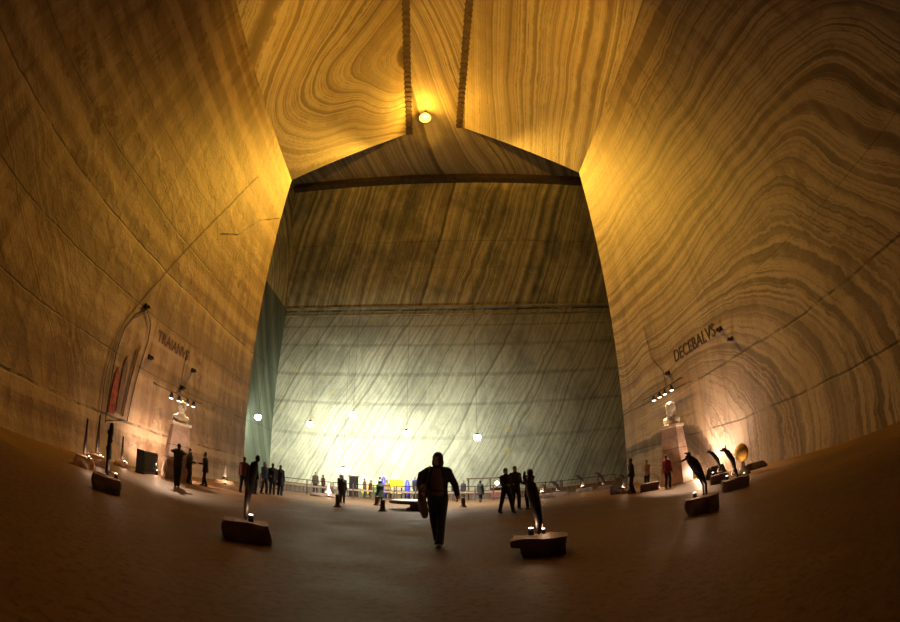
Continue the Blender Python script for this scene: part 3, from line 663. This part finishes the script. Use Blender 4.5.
for (x, y, H, lean, lb, rl, ll, sd) in [
    (7.2, 25.6, .55, .05, 'small lit dark carving nearest the walking couple at the far fence', 'low stone under the small carving nearest the walking couple', 'spotlight on the low stone nearest the walking couple', 16),
    (11.0, 28.0, 1.0, .5, 'leaning dark neck carving lit at its foot before the far fence', 'low stone under the lit leaning carving before the far fence', 'spotlight on the stone of the lit leaning carving', 17)]:
    bk = rock('stone_block', rl, (x, y, 0), view_rot(x, y), (1.4, .8, .3), sd, taper=.8); zt = top_of(bk)
    neck(lb, x, y, zt, H, lean, 1.6, 0)
    floor_lamp(x-.15, y-.15, ll, 8, zt, 1.4, .1)
for (x, y, H, lean, lb, rl, sd) in [
    (8.6, 26.6, .75, .5, 'dull leaning carving on a low stone, second from the couple at the fence', 'low stone under the dull leaning carving at the fence', 18),
    (12.9, 28.4, 1.05, .6, 'unlit dark neck carving at the right end of the far fence', 'low stone under the unlit carving at the right end of the fence', 19)]:
    bk = rock('stone_block', rl, (x, y, 0), view_rot(x, y), (1.3, .8, .28), sd, taper=.8); zt = top_of(bk)
    neck(lb, x, y, zt, H, lean, 1.6, 0)
bk = rock('stone_block', 'low dark stone before the fence at left', (-7.3, 26.6, 0), view_rot(-7.3, 26.6), (2.0, .9, .22), 20, taper=.8); zt = top_of(bk, .3)
carve('carved_cone', 'small white lit carving on a low dark stone before the left fence', -7.0, 26.6, zt, lambda t: (stem(t, 'spire', [(0, 0, 0.02), (0, 0, .06), (0, 0, .25), (0, 0, .6)], [.02, .2, .15, .06], m_bust), stem(t, 'base', [(0, 0, .0), (0, 0, .03), (0, 0, .05)], [.02, .3, .25], m_bust)))
floor_lamp(-6.85, 26.2, 'floor spotlight before the small white carving at the left fence', 14, 0, 1.2, .2)
# neck carving lit beside the person in profile
bk = rock('stone_block', 'low stone behind the legs of the person in profile', (9.9, 18.9, 0), view_rot(9.9, 18.9), (.8, .6, .25), 21); zt = top_of(bk)
neck('small carving with a lit foot behind the person in profile', 9.8, 19.0, zt, .75, .15, 1.1, 0)
floor_lamp(9.55, 18.75, 'spotlight behind the person in profile', 8, zt, 1.0, .06)
# ------------------------------------------------------------------ people
def ik(a, b, l1, l2, hint):
    a, b = Vector(a), Vector(b); d = b-a; L = min(d.length, (l1+l2)*.999); dn = d.normalized()
    h = Vector(hint)-dn*Vector(hint).dot(dn); h.normalize()
    x = (l1*l1-l2*l2+L*L)/(2*L); y = math.sqrt(max(0, l1*l1-x*x))
    return a+dn*x+h*y, a+dn*L
def hand(bm, w, d, palm_n, side, s, curl=0.5):
    """palm and five bent fingers at wrist w, pointing along d"""
    w, d = Vector(w), Vector(d).normalized(); n = Vector(palm_n); n = (n-d*n.dot(d)).normalized(); sd = d.cross(n)*side
    loft(bm, [w-d*.01*s, w+d*.04*s, w+d*.085*s], [(.026*s, .019*s), (.038*s, .016*s), (.04*s, .014*s)], 10)
    for k, (o, L) in enumerate(((.030, .066), (.010, .076), (-.011, .071), (-.031, .056))):
        p = w+d*.085*s+sd*o*s; q = p+(d*math.cos(curl*.6)+n*math.sin(curl*.6))*L*.5*s; r = q+(d*math.cos(curl*1.5)+n*math.sin(curl*1.5))*L*.5*s
        loft(bm, [p, q, r], [.0098*s, .009*s, .0075*s], 8)
    p = w+d*.025*s+sd*.03*s; q = p+(d*.6+sd*.75+n*.3)*.038*s; r = q+(d*.9+sd*.25+n*.4)*.032*s
    loft(bm, [p, q, r], [.0125*s, .011*s, .0085*s], 8)

def person(label, x, y, H, face, top_c, leg_c, lf=(.1, 0), rf=(-.1, 0), lh=(.26, -.06, .82), rh=(-.26, -.06, .82), lean=(0, 0), look=0.0,
           vox=.014, coat=0.0, hair_c=None, hat=None, bag=None, sleeve=None, group=None, parts=True, bulk=1.1, lfz=0.0, rfz=0.0, collar=None, hood=False, floor=0.0, eh=(.28, .9, -.2)):
    """face: 0 = towards the camera, turning left (counterclockwise from above) in radians; everything in metres for a 1.75 m body"""
    s = H/1.75; t = thing('person', label, 'person', (x, y, floor), view_rot(x, y)+face, group)
    lx, ly = lean
    hipL, hipR = Vector((.09, 0, .92)), Vector((-.09, 0, .92))
    tw = lambda p: Vector((p[0]+lx*(p[2]-.95)/.5, p[1]+ly*(p[2]-.95)/.5, p[2]))
    sL, sR = tw((.185, .01, 1.40)), tw((-.185, .01, 1.40))
    aL, aR = Vector((lf[0], lf[1], .085+lfz)), Vector((rf[0], rf[1], .085+rfz))
    kL, aL = ik(hipL, aL, .43, .42, (0.05, -1, 0)); kR, aR = ik(hipR, aR, .43, .42, (-0.05, -1, 0))
    eL, wL = ik(sL, lh, .29, .26, eh); eR, wR = ik(sR, rh, .29, .26, (-eh[0], eh[1], eh[2]))
    hc = tw((0, -.015, 1.635)); rotz = Matrix.Rotation(look, 3, 'Z')
    S = lambda v: Vector(v)*s
    def leg(bm, hp, k, a, e):
        loft(bm, [S(hp), S(hp.lerp(k, .5)), S(k), S(k.lerp(a, .35)), S(a)], [(.085+e)*s, (.072+e)*s, (.054+e)*s, (.052+e)*s, (.038+e*1.2)*s], 12)
    def arm(bm, sh, el, w_, e, stop=1.0):
        w2 = el.lerp(w_, stop); loft(bm, [S(sh), S(sh.lerp(el, .5)), S(el), S(el.lerp(w2, .4)), S(w2)], [(.052+e)*s, (.046+e)*s, (.039+e)*s, (.037+e)*s, (.027+e)*s], 12)
    def torso(bm, e, z0=.93):
        zs = [(.93, .155, .105), (1.05, .14, .098), (1.2, .152, .108), (1.33, .172, .11), (1.41, .15, .085), (1.455, .08, .065)]
        loft(bm, [S(tw((0, .0, z))) for z, a, b in zs if z >= z0], [((a+e)*s*bulk, (b+e)*s*bulk) for z, a, b in zs if z >= z0], 18)
        loft(bm, [S(sL), S(sL.lerp(sR, .5)+Vector((0, 0, .02))), S(sR)], [(.06+e)*s, (.07+e)*s, (.06+e)*s], 12)
    # body: one continuous surface
    bm = bmesh.new(); torso(bm, 0); leg(bm, hipL, kL, aL, 0); leg(bm, hipR, kR, aR, 0); arm(bm, sL, eL, wL, 0); arm(bm, sR, eR, wR, 0)
    fwd = Vector((0, -1, 0))
    for a in (aL, aR): loft(bm, [S(a+Vector((0, .04, -.045))), S(a+Vector((0, -.07, -.05))), S(a+Vector((0, -.15, -.06)))], [(.035*s, .032*s), (.042*s, .03*s), (.036*s, .018*s)], 10)
    loft(bm, [S(tw((0, .01, 1.43))), S(hc+Vector((0, .015, -.09)))], [.056*s, .05*s], 12)
    def H3(v): return S(hc+rotz @ Vector(v))
    r3 = rotz
    ell(bm, H3((0, .01, .02)), (.076*s, .095*s, .10*s), r3, 20); ell(bm, H3((0, -.03, -.05)), (.058*s, .062*s, .068*s), r3); ell(bm, H3((0, -.072, -.095)), (.022*s, .018*s, .016*s), r3)
    loft(bm, [H3((0, -.082, .015)), H3((0, -.108, -.028))], [.010*s, .017*s], 8)
    loft(bm, [H3((-.035, -.078, .03)), H3((.035, -.078, .03))], [.013*s]*2, 8)
    loft(bm, [H3((-.018, -.082, -.062)), H3((.018, -.082, -.062))], [.010*s]*2, 8)
    for e in (-1, 1): ell(bm, H3((e*.076, .012, -.005)), (.012*s, .02*s, .032*s), r3, 10)
    hand(bm, S(wL), wL-eL, (-1, 0, .0) if abs((wL-eL).normalized().x) < .8 else (0, 0, -1), 1, s*1.05)
    hand(bm, S(wR), wR-eR, (1, 0, .0) if abs((wR-eR).normalized().x) < .8 else (0, 0, -1), 1, s*1.05)
    body = obj('body', bm, m_skin, t, vox=vox, soft=1)
    if vox < .02:
        for e in (-1, 1): obj('eye', shape(ell, H3((e*.03, -.077, .006)), (.011*s, .008*s, .007*s), r3, 10), m_eye, t)
    # trousers, shoes
    lm = MC('cloth_%02d_%02d_%02d' % tuple(int(c*99) for c in leg_c), leg_c, .85, var=.2)
    bm = bmesh.new()
    for hp, k_, a_ in ((hipL, kL, aL), (hipR, kR, aR)):
        loft(bm, [S(hp), S(hp.lerp(k_, .5)), S(k_), S(k_.lerp(a_, .4)), S(a_+Vector((0, .01, -.01)))], [.105*s, .096*s, .082*s, .078*s, .072*s], 12)
    loft(bm, [S((0, 0, .9)), S((0, 0, 1.0))], [(.172*s*bulk, .125*s*bulk), (.158*s*bulk, .118*s*bulk)], 16)
    obj('trousers', bm, lm, t, vox=max(vox, .014))
    for a in (aL, aR):
        bm = bmesh.new(); loft(bm, [S(a+Vector((0, .05, -.05))), S(a+Vector((0, -.06, -.048))), S(a+Vector((0, -.17, -.058)))], [(.045*s, .036*s), (.052*s, .038*s), (.044*s, .026*s)], 12)
        loft(bm, [S(a+Vector((0, .01, -.03))), S(a+Vector((0, 0, .03)))], [.05*s, .047*s], 10); obj('shoe', bm, m_shoe, t)
    # jacket
    tm = MC('cloth_%02d_%02d_%02d' % tuple(int(c*99) for c in top_c), top_c, .85, var=.2)
    bm = bmesh.new(); torso(bm, .03); arm(bm, sL, eL, wL, .022, .98); arm(bm, sR, eR, wR, .022, .98)
    hem = .84-coat; loft(bm, [S((0, 0, hem)), S((0, 0, .95)), S(tw((0, 0, 1.08)))], [((.185+coat*.12)*s*bulk, (.135+coat*.12)*s*bulk), (.185*s*bulk, .135*s*bulk), (.168*s*bulk, .128*s*bulk)], 18, False)
    loft(bm, [S(tw((0, .01, 1.44))), S(tw((0, .015, 1.5)))], [.075*s, .068*s], 12)
    obj('jacket', bm, tm, t, vox=max(vox, .016))
    if collar is not None:
        cm = MC('cloth_%02d_%02d_%02d' % tuple(int(c*99) for c in collar), collar, .85, var=.2)
        zs = [(.98, .12), (1.1, .115), (1.25, .12), (1.36, .1), (1.42, .07)]
        bm = bmesh.new(); loft(bm, [S(tw((0, -.095*bulk, z))) for z, a in zs], [(a*s, .055*s*bulk) for z, a in zs], 14); obj('shirt_front', bm, cm, t)
        bm = bmesh.new(); loft(bm, [S((0, 0, 1.035)), S((0, 0, 1.065))], [(.176*s*bulk, .152*s*bulk)]*2, 20, False); obj('belt', bm, m_black, t)
    # hair or hat
    hm = m_hair if hair_c is None else MC('hair_%02d' % int(hair_c[0]*99), hair_c)
    if hood:
        bm = bmesh.new(); ell(bm, H3((0, .025, .03)), (.098*s, .11*s, .112*s), r3, 20); ell(bm, H3((-.06, .02, -.06)), (.045*s, .085*s, .1*s), r3); ell(bm, H3((.06, .02, -.06)), (.045*s, .085*s, .1*s), r3); ell(bm, H3((0, .07, -.09)), (.085*s, .06*s, .1*s), r3)
    else:
        bm = bmesh.new(); ell(bm, H3((0, .028, .038)), (.086*s, .1*s, .098*s), r3, 20); ell(bm, H3((0, .06, -.03)), (.07*s, .06*s, .07*s), r3)
    obj('hood' if hood else 'hair', bm, hm, t, vox=max(vox, .012))
    if hat:
        bm = bmesh.new(); lathe(bm, [(.09*s, 0), (.105*s, .03*s), (.095*s, .1*s), (.04*s, .14*s)], 16, H3((0, .02, .06))); obj('cap', bm, MC('cap_%02d' % int(hat[0]*99), hat), t)
    if bag: bag(t, s, dict(sL=sL, sR=sR, wL=wL, wR=wR, eL=eL, eR=eR, tw=tw, S=S))
    return t

def backpack(t, s, J):
    S = J['S']; bm = bmesh.new()
    loft(bm, [S((-.02, .2, .98)), S((-.02, .22, 1.15)), S((-.02, .2, 1.36)), S((-.02, .17, 1.44))], [(.15*s, .09*s), (.18*s, .11*s), (.16*s, .1*s), (.09*s, .05*s)], 16)
    o = obj('backpack', bm, MC('pack_cloth', (.02, .02, .025)), t, vox=.014)
    for e in (-1, 1): obj('strap', shape(loft, [S((e*.1, .16, 1.44)), S((e*.12, .02, 1.5)), S((e*.125, -.12, 1.4)), S((e*.15, -.1, 1.2)), S((e*.16, .1, 1.08))], [(.022*s, .01*s)]*5, 8), m_black, o)
def main_things(t, s, J):
    S = J['S']; S_ = S
    bm = bmesh.new(); loft(bm, [S((-.2, .2, 1.0)), S((-.23, .22, 1.18)), S((-.21, .2, 1.36)), S((-.18, .16, 1.45))], [(.17*s, .1*s), (.2*s, .12*s), (.18*s, .1*s), (.08*s, .05*s)], 16)
    o = obj('backpack', bm, MC('pack_cloth', (.02, .02, .025)), t, vox=.014)
    obj('strap', shape(loft, [S((-.2, .12, 1.43)), S((-.13, .0, 1.5)), S((-.125, -.14, 1.38)), S((-.17, -.12, 1.2)), S((-.22, .06, 1.06))], [(.024*s, .012*s)]*5, 8), m_black, o)
    w_ = J['wR']; bm = bmesh.new()                     # jacket carried over the right forearm
    loft(bm, [S(w_+Vector((.03, .05, .10))), S(w_+Vector((-.01, -.01, .0))), S(w_+Vector((.0, -.03, -.16))), S(w_+Vector((.03, -.03, -.34))), S(w_+Vector((.045, -.02, -.46)))], [(.05*s, .07*s), (.07*s, .075*s), (.08*s, .065*s), (.085*s, .05*s), (.05*s, .03*s)], 14)
    for v in bm.verts: v.co += mnoise.noise_vector(v.co*9)*.035 + Vector((math.sin(v.co.x*60)*.0, math.sin(v.co.x*55+v.co.z*8)*.018, 0))
    ob = obj('carried_coat', bm, MC('coat_brown', (.12, .07, .045)), t, vox=.014); ob['label'] = 'brown coat hanging over the forearm'
BLK = (.012, .012, .014); NAVY = (.014, .018, .035); BRN = (.09, .052, .032)
# the walker in the middle
person('person in dark jacket with hood, brown shirt front and backpack, walking in the centre foreground', .10, 7.92, 1.92, -.12, (.022, .02, .022), (.015, .018, .034),
       lf=(.045, -.16), rf=(-.03, .16), lh=(.36, -.14, .97), rh=(-.235, -.24, 1.03), look=-.25, vox=.009, hood=True, collar=(.15, .085, .052), bag=main_things, bulk=1.04, rfz=.02)
# left side
person('person in dark clothes with raised elbows photographing the bust at left', -9.85, 13.22, 1.74, math.pi, (.035, .03, .026), (.02, .018, .018), lf=(.06, .02), rf=(-.06, -.02), lh=(.07, -.22, 1.52), rh=(-.07, -.22, 1.52), eh=(1, .1, -.55), coat=.04)
person('person in dark coat, left of the two leaning together before the left bust', -11.6, 16.55, 1.72, 1.2, BLK, (.02, .018, .018), bulk=1.2, lh=(.22, -.28, 1.1), rh=(-.2, -.25, 1.05), lean=(0, -.03), coat=.1)
person('person in dark coat, right of the two leaning together before the left bust', -11.05, 17.3, 1.74, -1.9, BLK, (.018, .016, .016), bulk=1.15, lf=(.1, .1), rf=(-.1, -.16), lean=(-.02, -.06), lh=(.22, -.3, 1.12), coat=.12)
person('person in dark red brown jacket walking away behind the slim carved figure', -9.45, 18.55, 1.86, 2.7, (.13, .045, .035), (.02, .018, .018), lf=(.09, .12), rf=(-.1, -.2), lean=(0, -.05))
person('person in dark coat behind the slim carved figure, beside the red brown jacket', -9.05, 19.05, 1.72, 2.4, BLK, BLK, coat=.2)
person('person in dark clothes, leftmost of the three standing by the left fence end', -9.1, 20.5, 1.8, .9, NAVY, BLK, bulk=1.1, lf=(.1, -.1), rf=(-.1, .12), lh=(.2, -.25, 1.05))
person('person in long black coat, middle of the three standing by the left fence end', -8.8, 20.95, 1.8, 3.0, BLK, BLK, coat=.12, bulk=1.2)
person('person in wide black coat, rightmost of the three by the left fence end', -8.5, 21.4, 1.76, 2.7, BLK, BLK, coat=.28, bulk=1.3)
# middle right
person('person in dark jacket striding with arms held in front, left of the close couple', 2.88, 15.75, 1.85, .55, NAVY, (.016, .018, .026), lf=(.22, -.12), rf=(-.2, .16), lh=(.14, -.28, 1.12), rh=(-.12, -.28, 1.1), bulk=1.08)
person('taller person in dark jacket, left of the close couple behind the curved figure', 3.68, 17.8, 2.0, .4, (.03, .022, .028), BLK, lf=(.1, -.1), rf=(-.1, .1), lh=(.2, -.22, 1.05))
person('person in dark coat with pale scarf, right of the close couple behind the curved figure', 4.15, 17.1, 1.8, -.5, NAVY, (.02, .02, .03), coat=.3, lh=(.1, -.3, 1.25), rh=(-.15, -.26, 1.2), collar=(.25, .24, .26))
person('small person in wide black coat standing before the kiosk with the globe lamp', 3.02, 25.6, 1.45, 2.8, BLK, BLK, lf=(.06, 0), rf=(-.03, .05), coat=.22, bulk=1.3, vox=.02)
person('person in dark suit in profile at the foot of the right wall', 9.6, 17.8, 1.82, -1.5, BLK, BLK, lf=(.08, -.05), rf=(-.08, .08), lean=(0, -.03), lh=(.2, -.2, .9))
person('person in black trousers and pale top with folded arms by the right wall', 11.2, 19.0, 1.62, -.5, (.30, .2, .16), BLK, lh=(-.02, -.24, 1.18), rh=(.04, -.26, 1.15))
person('person in red jacket standing before the bust plinth at right', 11.05, 16.7, 1.66, 2.6, (.24, .018, .032), (.03, .022, .03), lf=(.14, 0), rf=(-.14, .04), lh=(.27, -.05, .85), rh=(-.27, -.05, .85))

# people resting and standing beyond the fence: two figures copied with their own clothes
def copy_person(src, label, x, y, face, H0, H, top_c, leg_c, group, hair=None, floor=0.0):
    r = src.copy(); COL.objects.link(r); r.location = (x, y, floor); r.rotation_euler = (0, 0, view_rot(x, y)+face); k = H/H0; r.scale = (k, k, k); r['label'] = label
    if group: r['group'] = group
    elif 'group' in r: del r['group']
    for c in src.children:
        d = c.copy(); COL.objects.link(d); d.parent = r
        col_ = top_c if c.name.startswith('jacket') else leg_c if c.name.startswith('trousers') else None
        if col_:
            d.material_slots[0].link = 'OBJECT'; d.material_slots[0].material = MC('cloth_%02d_%02d_%02d' % tuple(int(q*99) for q in col_), col_, .85)
    return r
GR = 'visitors beyond the far fence'
far0 = person('person in dark brown top sitting high beyond the left end of the fence', -9.1, 30.5, 1.7, .3, BRN, BLK, vox=.024, group=GR, lf=(.12, -.05), rf=(-.1, .05))
far1 = person('person in dark coat standing right behind the fence post at left', -7.0, 30.2, 1.68, 2.6, BLK, BLK, vox=.024, group=GR, coat=.2)
RB = (.12, .04, .03)
for src, H0, x, y, fc, H, tc, lab in [
    (far0, 1.7, -8.6, 31.0, 2.2, 1.55, RB, 'person in red brown top, second from the left beyond the fence'),
    (far1, 1.68, -6.75, 29.5, .5, 1.66, BLK, 'person in dark coat beside the dark cabinet beyond the fence'),
    (far1, 1.68, -4.75, 21.0, .2, 1.55, BLK, 'person in dark coat standing behind the leftmost floor post'),
    (far0, 1.7, -4.95, 29.3, 1.2, 1.5, RB, 'person in red brown top just right of the leftmost floor post, beyond the fence'),
    (far0, 1.7, -4.55, 29.6, -1.0, 1.4, RB, 'shorter person in red brown top, beyond the fence beside the similar one'),
    (far1, 1.68, -3.9, 30.0, 2.0, 1.7, BLK, 'thin dark person beyond the fence left of the yellow ramp'),
    (far0, 1.7, -3.3, 29.5, .4, 1.5, (.3, .2, .05), 'person in ochre top before the left blue post'),
    (far0, 1.7, 0.0-1.25, 29.6, .6, 1.75, (.02, .02, .03), 'person in dark jacket beyond the fence behind the round platform'),
    (far0, 1.7, -.75, 30.0, -.8, 1.55, RB, 'person in red brown top left of the green panel beyond the fence'),
    (far1, 1.68, 1.5, 29.3, 1.0, 1.5, BLK, 'dark coated person beyond the fence just right of the hooded walker'),
    (far0, 1.7, 2.2, 28.9, -.6, 1.5, (.03, .02, .03), 'person in dark top beside the left post of the kiosk'),
    (far0, 1.7, 6.0, 30.9, .6, 1.6, RB, 'person in red brown top right of the kiosk beyond the fence')]:
    copy_person(src, lab, x, y, fc, H0, H, tc, BLK, GR)
person('person in white cap and long dark green coat before the yellow ramp', -3.15, 24.2, 1.38, 2.9, (.02, .035, .018), BLK, coat=.42, bulk=1.5, vox=.02, hat=(.75, .75, .7), lh=(.2, -.1, .9), rh=(-.2, -.1, .9))

# ------------------------------------------------------------------ fence, posts, platform, stalls
def fence(label, a, b, n):
    a, b = Vector((*a, 0)), Vector((*b, 0)); d = b-a; L = d.length
    t = thing('fence_panel', label, 'fence', a, math.atan2(d.y, d.x), 'fence across the hall')
    nb = max(8, int(L/.3))
    for i in range(n+1):
        x = .07+(L-.14)*i/n; bm = bmesh.new(); box(bm, (x, 0, .55), (.08, .08, 1.1)); obj('post', bm, m_wood, t, False)
    for z, m_ in ((1.05, m_iron), (.62, m_pale_rail), (.12, m_wood)):
        bm = bmesh.new(); box(bm, (L/2, 0, z), (L-.12, .05, .05 if z != .62 else .12)); r = obj('rail', bm, m_, t, False)
        if z == .62: r['label'] = 'pale middle plank'
    for i in range(nb):
        bm = bmesh.new(); box(bm, (L*(i+.5)/nb, .03, .36), (.04, .03, .5)); obj('baluster', bm, m_wood, t, False)
fp = [(-12.2, 26.6), (-7.0, 27.6), (-2.6, 28.2), (1.6, 28.2), (5.6, 28.2), (9.6, 29.2), (14.6, 30.0)]
fl = ['fence panel at far left behind the three dark coats', 'fence panel behind the leftmost floor post', 'fence panel before the yellow ramp', 'fence panel behind the hooded walker',
      'fence panel behind the striding person and the couple', 'fence panel at far right behind the leaning carvings']
for i, lab in enumerate(fl): fence(lab, fp[i], fp[i+1], 3)
def bollard(label, x, y, H=.52):
    t = thing('floor_post', label, 'post', (x, y, 0), view_rot(x, y), 'short posts on the floor')
    obj('shaft', shape(lathe, [(.16, 0), (.15, .06), (.11, .12), (.1, H-.06), (.11, H-.05), (.11, H), (.05, H+.02)], 14), m_wood, t)
    obj('foot_plate', shape(lathe, [(.2, 0), (.2, .03), (.17, .035)], 14), m_iron, t)
bollard('short dark floor post, leftmost, before the dark coated person', -4.22, 17.75, .58)
bollard('short dark floor post at the left edge of the round platform', -2.12, 17.2, .5)
bollard('short dark floor post behind the left edge of the round platform', -2.95, 21.4, .5)
bollard('short brown floor post right of the hooded walker', 1.57, 20.9, .52)
t = thing('round_platform', 'low round dark table with a bright pale top left of the hooded walker', 'table', (-.85, 19.0, 0), view_rot(-.85, 19.0))
obj('table_top', shape(lathe, [(1.12, .30), (1.18, .33), (1.18, .44), (1.12, .46)], 40), m_wood, t)
obj('top_glare', shape(lathe, [(1.05, .455), (1.05, .47), (.9, .475)], 40), MC('table_glare', (.85, .82, .76), .25, var=.05), t)  # pale disc paints the floodlight reflection on the table top
obj('pedestal', shape(lathe, [(.45, 0), (.4, .05), (.22, .12), (.2, .3), (.5, .32)], 20), MC('red_brown', (.2, .07, .045)), t)
# bodiless spot beyond the platform, added to light its top
light('platform_light', 'SPOT', (-.7, 27.0, 6.5), 1200, (1, .97, .88), .2, (-.9, 18.6, .4), 26, .6)
# play tower: yellow ramp between blue posts, green panel
m_yel = plain('yellow_plastic', (.85, .62, .03), .4, var=.06); m_blue = plain('blue_plastic', (.07, .07, .62), .4, var=.08); m_grn = plain('green_plastic', (.07, .25, .09), .45, var=.1)
t = thing('play_ramp', 'yellow play ramp with a sign-like back panel beyond the fence', 'playground ramp', (-2.75, 30.6, 0), view_rot(-2.75, 30.6))
bm = bmesh.new(); box(bm, (0, 0, 1.25), (1.0, .12, .62)); obj('back_panel', bm, m_yel, t, False, bevel=.03)
bm = bmesh.new(); box(bm, (0, -.5, .5), (.8, 1.2, .08)); o = obj('ramp_board', bm, m_yel, t, False, bevel=.02); 
for e in (-1, 1):
    bm = bmesh.new(); box(bm, (e*.42, 0, .5), (.1, .1, 1.0)); obj('leg', bm, m_iron, t, False)
    bm = bmesh.new(); box(bm, (e*.36, -.98, .24), (.08, .08, .48)); obj('leg', bm, m_iron, t, False)
def blue_post(label, x, y, H, w_):
    t = thing('play_post', label, 'playground post', (x, y, 0), view_rot(x, y), 'blue play posts')
    obj('column', shape(lathe, [(w_, 0), (w_, H*.72), (w_*.9, H*.74), (w_*.6, H*.9), (w_*.25, H)], 16), m_blue, t)
    obj('base_ring', shape(lathe, [(w_*1.3, 0), (w_*1.3, .1), (w_*1.1, .12)], 16), m_iron, t)
blue_post('blue play post left of the yellow ramp, behind the white cap', -3.75, 30.9, 1.75, .22)
blue_post('blue play post right of the yellow ramp', -1.9, 30.6, 1.55, .2)
t = thing('play_tower', 'small blue and yellow panel right of the blue play post', 'playground panel', (-1.35, 30.9, 0), view_rot(-1.35, 30.9))
bm = bmesh.new(); box(bm, (0, 0, 1.45), (.36, .08, .3)); obj('upper_board', bm, m_blue, t, False, bevel=.02)
bm = bmesh.new(); box(bm, (-.04, 0, 1.1), (.3, .08, .38)); obj('lower_board', bm, m_yel, t, False, bevel=.02)
bm = bmesh.new(); box(bm, (0, .06, .7), (.08, .08, 1.4)); obj('leg', bm, m_iron, t, False)
t = thing('green_panel', 'green board on two legs beyond the fence left of the hooded walker', 'board', (-.1, 30.6, 0), view_rot(-.1, 30.6))
bm = bmesh.new(); box(bm, (0, 0, 1.2), (1.0, .07, .4)); obj('board', bm, m_grn, t, False, bevel=.02)
for e in (-1, 1):
    bm = bmesh.new(); box(bm, (e*.42, .05, .65), (.07, .07, 1.3)); obj('leg', bm, m_iron, t, False)
t = thing('low_slide', 'low yellow and green play slide beyond the fence, left of the white cap', 'playground slide', (-4.95, 31.2, 0), view_rot(-4.95, 31.2))
obj('chute', shape(loft, [(-.5, 0, .35), (0, 0, .6), (.45, 0, .95)], [(.28, .06)]*3, 12), m_yel, t)
bm = bmesh.new(); box(bm, (.45, 0, .45), (.3, .5, .9)); obj('step_block', bm, m_grn, t, False, bevel=.02)
bm = bmesh.new(); box(bm, (-.45, 0, .17), (.1, .4, .34)); obj('front_support', bm, m_grn, t, False)
t = thing('cabinet', 'dark square cabinet with a flat top beyond the fence under the lowest floodlight', 'cabinet', (-6.05, 30.7, 0), view_rot(-6.05, 30.7))
bm = bmesh.new(); box(bm, (0, 0, .8), (.72, .6, 1.6)); obj('cabinet_body', bm, m_black, t, False, bevel=.02)
bm = bmesh.new(); box(bm, (0, 0, 1.65), (.86, .7, .08)); obj('cabinet_top', bm, m_wood, t, False)
bm = bmesh.new(); box(bm, (0, -.31, .8), (.6, .03, 1.35)); d = obj('door', bm, m_iron, t, False)
obj('handle', shape(tube, (.22, -.34, .75), (.22, -.34, .95), .015), m_pale_rail, d)
# kiosk with a globe lamp
kx, ky = 4.0, 29.9
t = thing('kiosk', 'open wooden kiosk frame with flat roof beyond the fence right of the walker', 'kiosk', (kx, ky, 0), view_rot(kx, ky))
for x in (-1.35, .28, 1.35):
    for y in (-.5, .6):
        bm = bmesh.new(); box(bm, (x, y, .8), (.09, .09, 1.6)); obj('post', bm, m_wood, t, False)
bm = bmesh.new(); box(bm, (0, .05, 1.64), (2.95, 1.4, .08)); obj('roof', bm, m_wood, t, False)
bm = bmesh.new(); box(bm, (.8, -.5, .5), (1.0, .06, .7)); obj('counter_front', bm, MC('red_brown', (.2, .07, .045)), t, False)
bm = bmesh.new(); box(bm, (.8, -.5, .88), (1.1, .3, .05)); obj('counter_top', bm, m_wood, t, False)
t = thing('globe_lamp', 'small white globe lamp glowing in the kiosk', 'lamp', (kx+.72, ky-.42, .905), view_rot(kx, ky))
obj('lamp_foot', shape(lathe, [(.1, 0), (.1, .02), (.03, .04), (.03, .18)], 14), m_iron, t)
obj('globe', shape(ell, (0, 0, .32), (.15, .15, .17), None, 16), glow('globe_glass', (1, .85, .6), 9), t)
